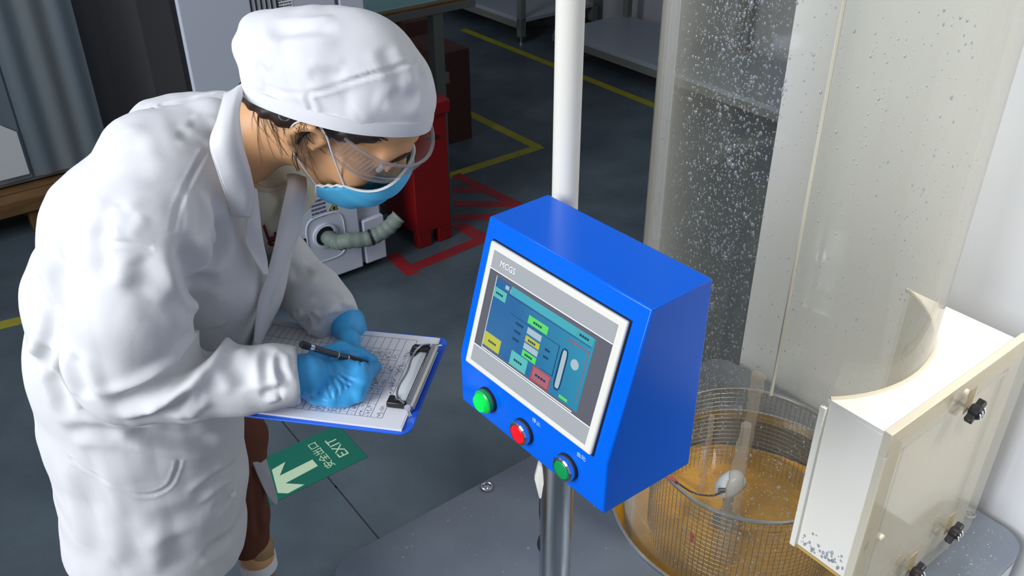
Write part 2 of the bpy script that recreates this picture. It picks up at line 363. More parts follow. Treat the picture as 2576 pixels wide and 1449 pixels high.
# ------------------------------------------------------------------ red bin
bl, br_ = atz(1045, 614), atz(1137, 598)
bd = N((br_-bl)*[1, 1, 0]); bn = np.cross(bd, ZV)   # bn faces the camera
if bn[1] > 0: bn = -bn
bu = BV; bw = .22; bdp = .22; bz = .55
pB = atz(1045, 614); pR = atz(1137, 598)
cB = pR - BV*.02
bin_o = pR - BV*0
def pb(s, d, z): return bin_o - BV*s + AV*d + ZV*z     # s leftwards along face, d depth away
rb = thing('red_bin', pb(.14, .11, 0), 'red metal bin with a slotted front behind the worker', 'bin')
W_ = float(-(atz(1036, 617)-bin_o)@BV)
obj('body', MB().box(pb(W_/2, .11, .06+.22), BV*W_/2, AV*.11, ZV*.22), M_red, rb, bevel=.004)
obj('lid', MB().box(pb(W_/2, .11, .525), BV*(W_/2+.012), AV*.122, ZV*.025), M_red, rb, bevel=.006)
for s_, d_ in ((.028, .021), (W_-.034, .021), (.028, .199), (W_-.034, .199)):
    obj('foot', MB().box(pb(s_, d_, .035), BV*.028, AV*.02, ZV*.035), M_red, rb, bevel=.003)
q = atp(1086, 347, pb(0, 0, 0), AV); s_ = -(q-bin_o)@BV
obj('slot', MB().box(pb(s_, -.001, q[2]), BV*.025, AV*.003, ZV*.006), M_black, rb)
q = atp(1086, 281, pb(0, 0, 0), AV); s_ = -(q-bin_o)@BV
obj('hasp', MB().box(pb(s_, -.004, q[2]), BV*.014, AV*.004, ZV*.007), M_white, rb, bevel=.002)
# ------------------------------------------------------------------ teal bench at the top
tz = .74
e0, e1 = atz(905, 68, tz), atz(1197, 14, tz); LB = float(np.linalg.norm(e1-e0))
def tb(s, d, z): return np.array([e1[0], e1[1], 0]) - BV*s + AV*d + ZV*z
tbn = thing('work_bench', tb(.6, .3, 0), 'work bench with a teal glass top behind the white cap', 'bench')
obj('edge_rail', MB().box(tb(LB/2, .02, tz+.012), BV*LB/2, AV*.02, ZV*.014), M_post, tbn, bevel=.002)
obj('wood_edge', MB().box(tb(LB/2, .012, tz+.030), BV*LB/2, AV*.010, ZV*.006), M_wood, tbn)
obj('glass_top', MB().box(tb(LB/2, .40, tz+.034), BV*(LB/2-.015), AV*.37, ZV*.006), M_teal, tbn, bevel=.002)
obj('back_rail', MB().box(tb(LB/2, .78, tz+.012), BV*LB/2, AV*.02, ZV*.014), M_post, tbn, bevel=.002)
q = atp(1098, 120, tb(0, .03, 0), AV); sl = -(q-e1)@BV
for s_ in (sl, LB-.03):
    for d_ in (.03, .75): obj('leg', MB().box(tb(s_, d_, tz/2), BV*.022, AV*.022, ZV*tz/2), M_post, tbn, bevel=.002)
q = atp(1125, 195, tb(0, .03, 0), AV); obj('bracket', MB().box(tb(sl-.035, .03, q[2]), BV*.015, AV*.004, ZV*.022), M_post, tbn)
# cartons below the bench
for k, (px, sw, hh, dd) in enumerate(((1142, .17, .42, .42), (1060, .16, .46, .80))):
    q = atp(px, 150, tb(0, dd, 0), AV); s_ = -(q-e1)@BV
    c = thing('carton', tb(s_, dd+.15, 0), ['dark brown carton under the bench, right of its leg', 'dark brown carton under the bench, left of its leg'][k], 'box')
    obj('box', MB().box(tb(s_, dd+.15, hh/2), BV*sw/2, AV*.15, ZV*hh/2), M_carton, c, bevel=.003)
    obj('flap', MB().box(tb(s_, dd+.075, hh+.003), BV*sw/2, AV*.074, ZV*.003), M_carton, c)
    obj('flap', MB().box(tb(s_, dd+.225, hh+.003), BV*sw/2, AV*.074, ZV*.003), M_carton, c)
# ------------------------------------------------------------------ white benches far right back
def bench(origin, t0, t1, dep, zs, label, posts):
    """origin: front reference point; t along -A, depth along B"""
    def P(t, d, z): return origin*[1, 1, 0] - AV*t + BV*d + ZV*z
    b = thing('shelf_bench', P((t0+t1)/2, dep/2, 0), label, 'bench')
    for z in zs:
        obj('shelf_board', MB().box(P((t0+t1)/2, dep/2, z), AV*(t1-t0)/2, BV*dep/2, ZV*.012), M_shelf, b, bevel=.002)
        obj('front_rail', MB().box(P((t0+t1)/2, .012, z-.03), AV*(t1-t0)/2, BV*.012, ZV*.02), M_post, b)
        obj('end_rail', MB().box(P(t0, dep/2, z-.03), AV*.012, BV*dep/2, ZV*.02), M_post, b)
    for t in posts:
        for d in (.02, dep-.02):
            lg = obj('leg', MB().box(P(t, d, zs[-1]/2+.02), AV*.02, BV*.02, ZV*(zs[-1]/2-.02)), M_post, b, bevel=.002)
            obj('levelling_foot', MB().lathe(P(t, d, 0), ZV, [(.018, 0), (.018, .012), (.008, .016), (.008, .045)], 12), M_steel, lg)
    return b
o1 = atz(1310, 112)
bench(o1, -1.35, 0, .62, (.14, .80), 'shelf bench at the back whose corner leg meets the yellow tape', (-1.3, -.02))
o2 = atz(1560, 150, .12)
bench(o2, -.55, 1.5, .55, (.14, .86), 'shelf bench at the back between the white pole and the clear tube', (-.5, .35, 1.45))
#%%MACHINE
# ------------------------------------------------------------------ test machine: platform
TC = np.array([.5232, 1.4634, 0]); PZ = .1765; HR = .3025; TR = .276
def rrect(a0, a1, b0, b1, r, n=8):
    out = []
    for (ca, cb, st) in ((a1-r, b1-r, 0), (a0+r, b1-r, 1), (a0+r, b0+r, 2), (a1-r, b0+r, 3)):
        for k in range(n+1):
            t = math.pi/2*(st+k/n); out.append((ca+r*math.cos(t), cb+r*math.sin(t)))
    return out
pf = thing('machine_platform', ab(-.43, .53, 0), 'grey steel machine platform with a round water basin', 'platform')
A0, A1, B0, B1 = -.862, -.003, -.085, 1.122
ring = rrect(A0, A1, B0, B1, .06)
# deck with a hole: match ring points to hole points by angle
def deck():
    mb = MB(); n = 96; tca = (TC-C0)@AV; tcb = (TC-C0)@BV
    def outer(th):
        best = 9; dx, dy = math.cos(th), math.sin(th)
        for i in range(len(ring)):
            (x1, y1), (x2, y2) = ring[i], ring[(i+1) % len(ring)]
            ex_, ey = x2-x1, y2-y1; den = dx*ey-dy*ex_
            if abs(den) < 1e-12: continue
            t = ((x1-tca)*ey-(y1-tcb)*ex_)/den; u = ((x1-tca)*dy-(y1-tcb)*dx)/den
            if t > 0 and -1e-6 <= u <= 1+1e-6: best = min(best, t)
        return best
    angs = sorted([2*math.pi*k/n for k in range(n)] + [math.atan2(y-tcb, x-tca) % (2*math.pi) for x, y in ring]); m = len(angs)
    rows = []
    for (kind, z) in (('h', PZ-.006), ('h', PZ), ('o', PZ), ('o', PZ-.004), ('o', 0.012)):
        row = []
        for th in angs:
            r = HR if kind == 'h' else outer(th)*(1.0); row.append(ab(tca+r*math.cos(th), tcb+r*math.sin(th), z))
        rows.append(row+[row[0]])
    return mb.grid(rows)
obj('deck', deck(), M_plat, pf, smooth=40)
obj('basin', MB().lathe(TC, ZV, [(HR+.004, PZ-.003), (HR+.004, .03)], 64), M_plat, pf)
obj('basin_floor', MB().lathe(TC, ZV, [(HR+.004, .03), (0, .025)], 64), M_rust, pf)
obj('basin_rim', MB().lathe(TC, ZV, [(HR+.006, PZ-.002), (HR+.006, PZ+.0035), (HR-.001, PZ+.0035), (HR-.003, PZ-.02)], 80), M_steel, pf)
mb = MB(); mb.box(ab(A0-.0012, 1.0, .105), BV*.055, AV*.0012, ZV*.055); mb2 = obj('name_plate', mb, M_steel, pf)
textmesh('EL', .05, ab(A0-.0026, 1.0, .105), BV, ZV, M_black, pf, 'plate_lettering')
def eyebolt(p, label):
    e = thing('eye_bolt', p, label, 'bolt')
    obj('washer', MB().lathe(p, ZV, [(0, .003), (.008, .003), (.008, 0)], 16), M_steel, e)
    n = 20; c = p+ZV*.004
    obj('ring', MB().tube([c+np.array([.0115*math.cos(2*math.pi*k/n), .0115*math.sin(2*math.pi*k/n), .0012]) for k in range(n+1)], .0028, 8, False), M_steel, e)
    obj('stud', MB().lathe(p, ZV, [(.004, 0), (.004, .008), (0, .009)], 12), M_steel, e)
eyebolt(atz(1225, 1228, PZ), "steel ring bolt on the base edge, left of the column")
eyebolt(atz(2437, 1297, PZ), 'steel ring bolt on the base, behind the door of the tube box')
# drips, splashes on the deck (flat water beads)
mb = MB()
def bead(mb, p, n, r, h, k=7, el=(1, 1)):
    u = N(np.cross(n, [.3, .2, .9])); v = np.cross(n, u); vs = [p+n*h]
    for rr, hh in ((.6, .75), (1., 0)):
        for i in range(k):
            a = 2*math.pi*i/k; vs.append(p + (u*math.cos(a)*el[0]+v*math.sin(a)*el[1])*r*rr + n*h*hh)
    fs = [(0, 1+i, 1+(i+1) % k) for i in range(k)] + [(1+i, 1+k+i, 1+k+(i+1) % k, 1+(i+1) % k) for i in range(k)]
    mb.add(vs, fs)
for i in range(260):
    a, b = random.uniform(A0+.02, A1-.02), random.uniform(B0+.02, B1-.02); p = ab(a, b, PZ)
    if np.linalg.norm((p-TC)[:2]) < HR+.02: continue
    bead(mb, p, ZV, random.uniform(.001, .0035), .0008, 6)
for i in range(120):
    a, b = random.uniform(A0+.02, A0+.16), random.uniform(.9, B1-.03); bead(mb, ab(a, b, PZ), ZV, random.uniform(.001, .0025), .0012, 6)
tag(obj('splashes', mb, M_drop, pf, smooth=60), kind='stuff')
# water in the basin
WZ = .066
def disk(r, z, nr=14, na=72):
    P = [[TC+np.array([r*i/nr*math.cos(2*math.pi*k/na), r*i/nr*math.sin(2*math.pi*k/na), z+.0025*math.sin(i*2.1+k*.7)*math.sin(k*1.3)]) for k in range(na+1)] for i in range(nr+1)]
    return MB().grid(P[::-1])
tag(obj('basin_water', disk(HR-.002, WZ), M_water, smooth=80, origin=TC+ZV*WZ), 'muddy yellow water pooled in the round basin', 'water')
# wire basket
bk = thing('wire_basket', TC+ZV*.07, 'round wire mesh basket standing in the yellow water under the tube', 'basket')
BC = np.array([.5215, 1.482, 0]); BR = .213; BT = .302; BB = .045
def circ(r, z, n=64): return [BC+np.array([r*math.cos(2*math.pi*k/n), r*math.sin(2*math.pi*k/n), z]) for k in range(n+1)]
obj('rim', MB().tube(circ(BR, BT, 72), .0042, 8, False), M_steel, bk)
obj('base_ring', MB().tube(circ(BR*.98, BB, 48), .003, 6, False), M_wire, bk)
for k in range(112):
    a = 2*math.pi*k/112; d = np.array([math.cos(a), math.sin(a), 0])
    obj('wire', MB().tube([BC+d*BR+ZV*BT, BC+d*BR*.98+ZV*BB], .0007, 4), M_wire, bk, smooth=60)
for k in range(17): obj('wire_hoop', MB().tube(circ(BR-.0003*k, BT-.0125*(k+1), 48), .0005, 4, False), M_wire, bk, smooth=60)
mb = MB()
for k in range(16):
    x = -BR*.94+2*BR*.94*k/15; h = math.sqrt(max(1e-4, (BR*.97)**2-x*x))
    mb.tube([BC+np.array([x, -h, BB]), BC+np.array([x, h, BB])], .001, 4); mb.tube([BC+np.array([-h, x, BB]), BC+np.array([h, x, BB])], .001, 4)
tag(obj('bottom_mesh', mb, M_wire, bk), kind='stuff')
for px, py in ((1690, 1209),):
    q = atz(px, py, BT); obj('red_tie', MB().tube([q+[-.006, .003, .004], q+[0, 0, .008], q+[.008, -.004, .003], q+[.012, -.01, -.004]], .004, 7), M_tread, bk)
q = atz(1702, 1385, .2); d = N((q-BC)*[1, 1, 0]); q = BC+d*(BR+.003)+ZV*.2
obj('red_tie', MB().tube([q+[0, 0, .012], q+[.004, -.002, 0], q+[.002, 0, -.012]], .0035, 7), M_tread, bk)
# lamp under test
lp = BC+np.array([-.035, -.02, 0]); lc = atz(1838, 1222, .19)
lt = thing('test_lamp', lc*[1, 1, 0]+ZV*.08, 'pale blue-grey lamp head under test inside the wire basket', 'lamp')
mb = MB(); ax = N([.75, .45, .28]); nn = 14; P = []
ux = ax; uy = N(np.cross(ZV, ax)); uz = np.cross(ux, uy)
for i in range(nn+1):
    t = -1+2*i/nn; rr = max(.0, (1-abs(t)**2.6))**.5; row = []
    for k in range(13):
        a = math.pi*k/12; row.append(lc + ux*t*.038 + uy*math.cos(a)*.026*rr + uz*math.sin(a)*.034*rr)
    P.append(row)
mb.grid(P); obj('shell', mb, M_lamp, lt, smooth=60, solid=.003)
obj('lens', MB().lathe(lc+uz*-.002, uz, [(0, .0), (.024, 0), (.024, .004)], 24), M_black, lt)
obj('neck', MB().tube([lc-uz*.002, lc*[1, 1, 0]+ZV*.085], .012, 14), M_post, lt)
obj('foot_plate', MB().lathe(lc*[1, 1, 0]+ZV*.079, ZV, [(0, .006), (.03, .006), (.03, 0)], 24), M_post, lt)
gl = atz(1812, 1240, .2)
obj('cable_gland', MB().tube([gl+[-.004, .004, .004], gl+[.012, .004, .004]], .0055, 10), M_black, lt)
cbl = spline([gl, gl+[-.02, -.004, -.004], atz(1745, 1240, .26), atz(1700, 1212, BT+.006)], 8)
obj('cable', MB().tube(cbl, .0022, 8), M_black, lt)
# water jets
def vjet(base, top, r0, r1, label):
    n = 30; pts = []; rs = []
    for i in range(n+1):
        t = i/n; pts.append(base*[1, 1, 0] + ZV*(WZ+(top-WZ)*t) + [random.gauss(0, .001), random.gauss(0, .001), 0]); rs.append((r0+(r1-r0)*t)*(1+.07*math.sin(i*1.3)+random.uniform(-.04, .04)))
    return tag(obj('water_jet', MB().tube(pts, rs, 14), M_spray, smooth=80, origin=pts[0]), label, 'water jet')
vjet(atz(1820, 1400, WZ), .45, .026, .010, 'thick pale stream of water falling in front of the test lamp')
vjet(atz(1868, 1180, WZ), .36, .010, .017, 'thin stream of water falling behind the test lamp')
vjet(atz(1765, 1235, WZ), .30, .008, .006, 'faint stream of water falling left of the test lamp')
# ------------------------------------------------------------------ clear tube
tbz0, tbz1 = .10, 2.1
tu = thing('acrylic_tube', TC+ZV*tbz0, 'tall clear acrylic tube wet with droplets above the basin', 'tube')
def cyl(r, z0, z1, n=128, a0=0, a1=2*math.pi):
    return MB().grid([[TC+np.array([r*math.cos(a0+(a1-a0)*k/n), r*math.sin(a0+(a1-a0)*k/n), z]) for k in range(n+1)] for z in (z0, z1)])
obj('shell', cyl(TR, tbz0, tbz1), M_tube, tu, smooth=80)
def tsurf(px, py, back=False):
    r = ray(px, py); a = r[0]**2+r[1]**2; bq = -2*(r[0]*TC[0]+r[1]*TC[1]); c = TC[0]**2+TC[1]**2-TR*TR; D = bq*bq-4*a*c
    if D < 0: return None
    t = (-bq+(1 if back else -1)*math.sqrt(D))/(2*a); return CAMP+r*t
q0 = tsurf(2050, 400); th0 = math.atan2(q0[1]-TC[1], q0[0]-TC[0])
def tp(th, z, r=TR): return TC+np.array([r*math.cos(th), r*math.sin(th), z])
obj('glue_seam', MB().tube([tp(th0, z, TR) for z in np.linspace(.68, tbz1, 40)], .003, 6, True, flat=.5), M_acry2, tu)
q1 = tsurf(1662, 300); th1 = math.atan2(q1[1]-TC[1], q1[0]-TC[0])
for dth in (-.05, .03, .10): obj('edge_weld', MB().tube([tp(th1+dth, z, TR-.003) for z in np.linspace(.12, tbz1, 30)], .0035, 6), M_gogrim, tu)
# droplets on the shell
mb = MB(); camaz = math.atan2(-TC[1], -TC[0]); cnt = 0
def tdrop(th, z, r, el, out=True):
    n = np.array([math.cos(th), math.sin(th), 0])*(1 if out else -1); p = tp(th, z, TR+.0004)
    u = np.array([-math.sin(th), math.cos(th), 0]); k = 7; h = r*.55; vs = [p+n*h]
    for rr, hh in ((.62, .72), (1., 0)):
        for i in range(k):
            a = 2*math.pi*i/k; vs.append(p+u*math.cos(a)*r*rr + ZV*math.sin(a)*r*rr*el*(1.25 if math.sin(a) < 0 else .85) + n*h*hh)
    mb.add(vs, [(0, 1+i, 1+(i+1) % k) for i in range(k)] + [(1+i, 1+k+i, 1+k+(i+1) % k, 1+(i+1) % k) for i in range(k)])
for i in range(5200):
    px = random.uniform(1640, 1960) if i < 4000 else random.uniform(1640, 2460); py = random.uniform(-20, 1100 if i < 4000 else 1250)
    if i < 4000:
        c = 1905-(py)*.10; px = random.gauss(c-40, 75); 
        if px > 2010-.18*py+10: continue
    q = tsurf(px, py)
    if q is None or q[2] < .2: continue
    th = math.atan2(q[1]-TC[1], q[0]-TC[0]); tdrop(th, q[2], min(.0042, random.lognormvariate(-6.95, .42)), random.uniform(1, 1.7))
for i in range(1100):   # low on the near wall, in front of the basket
    q = tsurf(random.uniform(1625, 2060), random.uniform(1120, 1470))
    if q is None or q[2] < tbz0+.01: continue
    tdrop(math.atan2(q[1]-TC[1], q[0]-TC[0]), q[2], min(.003, random.lognormvariate(-7.0, .35)), random.uniform(1, 1.6))
for i in range(900):   # on the far wall of the tube, round its foot
    px = random.uniform(1740, 2100); py = 985+max(0, px-1880)*.62+random.gauss(0, 22); q = tsurf(px, py, True)
    if q is None: continue
    th = math.atan2(q[1]-TC[1], q[0]-TC[0]); tdrop(th, q[2], min(.004, random.lognormvariate(-6.6, .4)), random.uniform(.8, 1.4), False)
tag(obj('droplets', mb, M_drop, tu, smooth=80), kind='stuff')
# ------------------------------------------------------------------ side box with a door
AD = -.7527
dz0, dz1 = .1965, .680; b0, b1 = .592, 1.036
bo = thing('tube_box', ab(-.70, .8, .2), 'cream acrylic box with a bolted door on the side of the tube', 'box')
tca, tcb = (TC-C0)@AV, (TC-C0)@BV
def tubeA(b): return tca-math.sqrt(max(0, TR**2-(b-tcb)**2))
# left and right cheeks
zb = .30
q = atp(2030, 1385, ab(0, b0+.004), BV); zlb = q[2]; qa = (q-C0)@AV
q = atp(2114, 1038, ab(0, b0+.004), BV); zlt = q[2]
for b in (b0+.004, b1-.03):
    a_in = tubeA(b)-.001 if b < .9 else tubeA(b)
    obj('cheek', MB().box(ab((AD+.015+a_in)/2, b, (zlb+dz1-.004)/2), AV*(a_in-AD-.015)/2, BV*.004, ZV*(dz1-.004-zlb)/2), M_acry, bo, bevel=.0015)
tp_ = [ab(AD+.015, b0, dz1-.004), ab(AD+.015, b1-.026, dz1-.004)] + [ab(tubeA(b)-.001, b, dz1-.004) for b in np.linspace(b1-.026, b0, 24)]
obj('top_plate', MB().prism(tp_, ZV*.008), M_acry, bo)
obj('bottom_plate', MB().prism([p*[1, 1, 0]+ZV*(zlb-.004) for p in tp_], ZV*.008), mat('stained_acrylic', (.55, .36, .10), .3), bo)
# cut edge strip where the cheek meets the tube
obj('edge_strip', MB().box(ab(tubeA(b0+.004)+.004, b0-.002, (zlb+zlt)/2), AV*.006, BV*.006, ZV*(zlt-zlb)/2), M_pvc, bo, bevel=.001)
obj('sealant', MB().tube([ab(tubeA(b)-.002, b, dz1+.004) for b in np.linspace(b0+.002, b1-.03, 24)], .004, 6), M_acry2, bo)
# flange frame round the opening
fr_w = .045
fo, fi = AD, AD+.016
for (bb0, bb1, zz0, zz1) in ((b0, b1, dz1-fr_w, dz1+.006), (b0, b1, dz0, dz0+fr_w), (b0, b0+fr_w, dz0+fr_w, dz1-fr_w), (b1-fr_w, b1, dz0+fr_w, dz1-fr_w)):
    obj('flange', MB().box(ab((fo+fi)/2, (bb0+bb1)/2, (zz0+zz1)/2), AV*.0075, BV*(bb1-bb0)/2, ZV*(zz1-zz0)/2), M_acry2, bo, bevel=.0015)
obj('inner_board', MB().box(ab(AD+.012, (b0+b1)/2, (dz0+dz1)/2), AV*.003, BV*((b1-b0)/2-fr_w), ZV*((dz1-dz0)/2-fr_w)), M_acry, bo)
dr = obj('door', MB().box(ab(AD-.0085, (b0+b1)/2, (dz0+dz1)/2+.003), AV*.008, BV*(b1-b0)/2, ZV*(dz1-dz0+.006)/2), M_cover, bo, bevel=.002)
gk = .004
for (bb0, bb1, zz0, zz1) in ((b0+.05, b1-.05, dz1-.056, dz1-.05), (b0+.05, b1-.05, dz0+.05, dz0+.056), (b0+.05, b0+.056, dz0+.05, dz1-.05), (b1-.056, b1-.05, dz0+.05, dz1-.05)):
    obj('gasket', MB().box(ab(AD+.0005, (bb0+bb1)/2, (zz0+zz1)/2), AV*.0006, BV*(bb1-bb0)/2, ZV*(zz1-zz0)/2), M_acry2, bo)
def knob(px, py):
    q = atp(px, py, ab(AD-.03, 0), AV); b = (q-C0)@BV; z = q[2]; base = ab(AD-.0165, b, z); n = -AV
    slot = obj('slot', MB().box(ab(AD-.0168, b+.012*0, z+.016), AV*.0006, BV*.012, ZV*.026), M_slot, bo, bevel=.0005)
    bt = obj('bolt', MB().tube([base+AV*.02, base+n*.030], .0035, 10), M_steel, bo)
    ax = N(BV*.86+ZV*.5); ay = np.cross(n, ax)
    kb = obj('knob', MB().lathe(base+n*.006, n, [(.011, 0), (.013, .004), (.013, .016), (.010, .020), (0, .020)], 20), M_black, bo)
    mb = MB(); mb.box(base+n*.014, ax*.024, ay*.006, n*.007); obj('wing', mb, M_black, kb, bevel=.002)
    for s in (-.006, .001, .008): obj('rib', MB().box(base+n*.0265+ay*s*0+ax*s, ax*.0009, ay*.010, n*.0009), M_white, kb)
for p in ((2453, 1034), (2400, 1340), (2304, 1442)): knob(*p)
for px, py in ((2090, 1355), (2440, 985)):
    q = atp(2215 if px == 2090 else 2428, 1350 if px == 2090 else 985, ab(AD-.0165, 0), AV)
    obj('dowel', MB().lathe(q, -AV, [(.006, 0), (.006, .005), (0, .006)], 14), M_acry2, bo)
# a few droplets on the left cheek
mb = MB()
for i in range(46):
    a = random.uniform(AD+.02, tubeA(b0)-.01); z = zlb+.012+abs(random.gauss(0, .022)); bead(mb, ab(a, b0-.0002, z), -BV, random.uniform(.0012, .0035), .0012, 7, (1, random.uniform(1, 2)))
tag(obj('droplets', mb, M_drop, bo, smooth=80), kind='stuff')
# ------------------------------------------------------------------ column: stainless foot tube and cream pipe
PD = 1.050; pp = np.array([.0660*PD, PD, 0])
BX = dict(O=np.array([-.0264, .9635, 1.1493]), yaw=.8862, w=.2654, top=.0933, dxs=.0518, dzs=.1784, lip=.0755, back=.2644)
zbot = BX['O'][2]-BX['dzs']-BX['lip']
cl = thing('steel_column', pp+ZV*PZ, 'polished stainless column carrying the blue control box', 'column')
obj('tube', MB().lathe(pp, ZV, [(.0268, PZ+.004), (.0268, zbot+.01)], 40), M_steel, cl, smooth=60)
obj('flange', MB().lathe(pp, ZV, [(.0268, PZ+.012), (.055, PZ+.010), (.055, PZ), (0, PZ)], 40), M_steel, cl)
ppb = pp
pip = thing('cream_pipe', ppb+ZV*.95, 'cream plastic pipe rising behind the blue control box', 'pipe')
obj('tube', MB().lathe(ppb, ZV, [(0, .93), (.0172, .93), (.0172, 2.4)], 32), M_pvc, pip, smooth=60)
obj('collar', MB().lathe(ppb, ZV, [(.0172, .97), (.021, .97), (.021, .93), (.0172, .93)], 32), M_pvc, pip)
# cable bundle beside the column
cd = thing('cable', pp+np.array([-.03, 0, zbot]), 'white wrapped cable hanging beside the stainless column', 'cable')
c0 = np.array([aty(1372, 1175, PD)[0], PD+.004, zbot+.02])
obj('sleeve', MB().tube([aty(1374, 1165, PD), aty(1368, 1200, PD), aty(1372, 1245, PD), aty(1378, 1275, PD)], [.013, .0155, .011, .003], 10), M_pvc, cd)
obj('black_lead', MB().tube(spline([aty(1366, 1215, PD-.002), aty(1362, 1290, PD), aty(1366, 1330, PD), aty(1357, 1370, PD), aty(1368, 1392, PD), aty(1385, 1400, PD+.02)], 6), .0042, 8), M_black, cd)
obj('white_lead', MB().tube(spline([aty(1377, 1265, PD-.004), aty(1371, 1320, PD-.004), aty(1362, 1355, PD-.004), aty(1366, 1392, PD-.004), aty(1385, 1402, PD+.02)], 6), .0022, 8), M_pvc, cd)
# ------------------------------------------------------------------ blue control box
O = BX['O']; u = np.array([math.cos(BX['yaw']), -math.sin(BX['yaw']), 0]); n = np.array([-math.sin(BX['yaw']), -math.cos(BX['yaw']), 0])
prof = [(-BX['top'], 0), (0, 0), (BX['dxs'], -BX['dzs']), (BX['dxs'], -BX['dzs']-BX['lip']), (-BX['top'], -BX['back'])]
def bp(s, d, z): return O + u*s + n*d + ZV*z
cb = thing('control_box', bp(BX['w']/2, -.02, -BX['back']), 'blue metal control box with a touch screen and three push buttons', 'control box')
obj('housing', MB().prism([bp(0, d, z) for d, z in prof], u*BX['w']), M_blue, cb, bevel=.0022)
sl = N(n*BX['dxs']-ZV*BX['dzs']); sn = np.cross(sl, u)    # slope down, outward normal
if sn@n < 0: sn = -sn
s0 = O + sl*.0237 + u*((BX['w']-.2265)/2-.0019)
def bz_(s, t, o=0.): return s0 + u*s*.2265 + sl*t*.163 + sn*o     # s,t in 0..1
def slab(s0_, s1_, t0_, t1_, o0, o1, mb=None):
    mb = mb or MB(); c = (bz_(s0_, t0_)+bz_(s1_, t1_))/2 + sn*(o0+o1)/2
    return mb.box(c, u*(s1_-s0_)*.2265/2, sl*(t1_-t0_)*.163/2, sn*(o1-o0)/2)
sp = obj('touch_panel', slab(0, 1, 0, 1, 0, .006), M_bezel, cb, bevel=.0022)
obj('bezel_shadow_gap', slab(-.006, 1.006, -.008, 1.008, 0.0002, .0012), M_black, cb)
iu, it = .045, .05
obj('grey_band', slab(iu, 1-iu, it, .185, .0058, .0064), M_grey, sp); obj('grey_band', slab(iu, 1-iu, .815, 1-it, .0058, .0064), M_grey, sp)
obj('screen_surround', slab(iu, 1-iu, .192, .808, .0058, .0063), M_greyd, sp)
for t in (.1885, .8115): obj('trim_line', slab(iu, 1-iu, t-.0035, t+.0035, .0058, .0066), M_white, sp)
textmesh('MCGS', .0105, bz_(.175, .118, .0064), u, -sl, M_white, sp, 'screen_lettering')
# lit display with its user interface
def emat(name, c, s=.5): return mat(name, tuple(x*.4 for x in c), .15, emis=(*c, s))
def ematg():
    m = bpy.data.materials.new('display_blue'); m.use_nodes = True; nt = m.node_tree; b = nt.nodes['Principled BSDF']; b.inputs['Roughness'].default_value = .12; b.inputs['Base Color'].default_value = (.01, .05, .1, 1)
    tc = nt.nodes.new('ShaderNodeTexCoord'); sx = nt.nodes.new('ShaderNodeSeparateXYZ'); nt.links.new(tc.outputs['Generated'], sx.inputs[0])
    r = nt.nodes.new('ShaderNodeValToRGB'); r.color_ramp.elements[0].position = .35; r.color_ramp.elements[0].color = (.015, .10, .28, 1); r.color_ramp.elements[1].position = 1; r.color_ramp.elements[1].color = (.03, .30, .40, 1)
    nt.links.new(sx.outputs['X'], r.inputs[0]); nt.links.new(r.outputs[0], b.inputs['Emission Color']); b.inputs['Emission Strength'].default_value = .62; return m
SU0, SU1, ST0, ST1 = .115, .855, .225, .775
def scr(x0, x1, y0, y1, o, mb=None): return slab(SU0+(SU1-SU0)*x0, SU0+(SU1-SU0)*x1, ST0+(ST1-ST0)*y0, ST0+(ST1-ST0)*y1, .0058, o, mb)
ds = obj('display', scr(0, 1, 0, 1, .0068), ematg(), sp)
E_g = emat('ui_green', (.10, .62, .12)); E_y = emat('ui_yellow', (.45, .46, .05)); E_t = emat('ui_teal', (.10, .45, .42)); E_w = emat('ui_grey', (.36, .46, .50)); E_r = emat('ui_pink', (.42, .20, .24)); E_d = emat('ui_dark', (.01, .04, .10)); E_red = emat('ui_red', (.45, .05, .06)); E_c = emat('ui_header', (.06, .36, .42)); E_l = emat('ui_line', (.10, .35, .50))
for (x0, x1, y0, y1, m, nm) in ((.16, .985, .0, .11, E_c, 'header_bar'), (.0, .13, .13, .27, E_t, 'menu_key'), (.385, .585, .215, .325, E_g, 'title_field'),
    (.40, .545, .375, .46, E_w, 'value_field'), (.40, .545, .49, .575, E_y, 'value_field'), (.40, .545, .595, .675, E_w, 'value_field'), (.40, .545, .695, .785, E_g, 'value_field'),
    (.0, .18, .79, .985, E_y, 'menu_key'), (.30, .475, .80, 1.0, E_t, 'menu_key'), (.53, .715, .80, 1.0, E_red, 'stop_key'), (.54, .705, .815, .985, E_r, 'stop_face'),
    (.83, .98, .02, .09, E_t, 'status_field'), (.82, .90, .93, .97, E_g, 'status_field'), (.10, .14, .03, .085, E_w, 'page_mark'), (.155, .175, .05, .1, E_w, 'page_mark'), (.76, .80, .36, .88, E_w, 'tank_level')):
    obj(nm, scr(x0, x1, y0, y1, .00695), m, sp, smooth=0)
mb = MB()
for (x0, x1, y0, y1) in ((.02, .98, .125, .132), (.2, .72, .345, .352), (.715, .722, .345, .78), (.60, .722, .775, .782)): scr(x0, x1, y0, y1, .0069, mb)
obj('rule_lines', mb, E_d, sp, smooth=0)
tk = []
for k in range(25):
    a = 2*math.pi*k/24; ca, sa = math.cos(a), math.sin(a); y = .62+.27*(sa if abs(sa) < 1 else sa) ; tk.append((.78+.028*np.sign(ca)*abs(ca)**.6, .62+.28*np.sign(sa)*abs(sa)**.35))
obj('tank_outline', MB().tube([bz_(SU0+(SU1-SU0)*x, ST0+(ST1-ST0)*y, .0071) for x, y in tk], .0009, 5, False), E_d, sp)
q = bz_(SU0+(SU1-SU0)*.885, ST0+(ST1-ST0)*.45, .0069); obj('gauge_dial', MB().lathe(q, sn, [(0, .0003), (.0062, .0003)], 24), E_w, sp)
mb = MB()
for k in range(12): scr(.78+k*.0175, .788+k*.0175, .19, .215, .0070, mb)
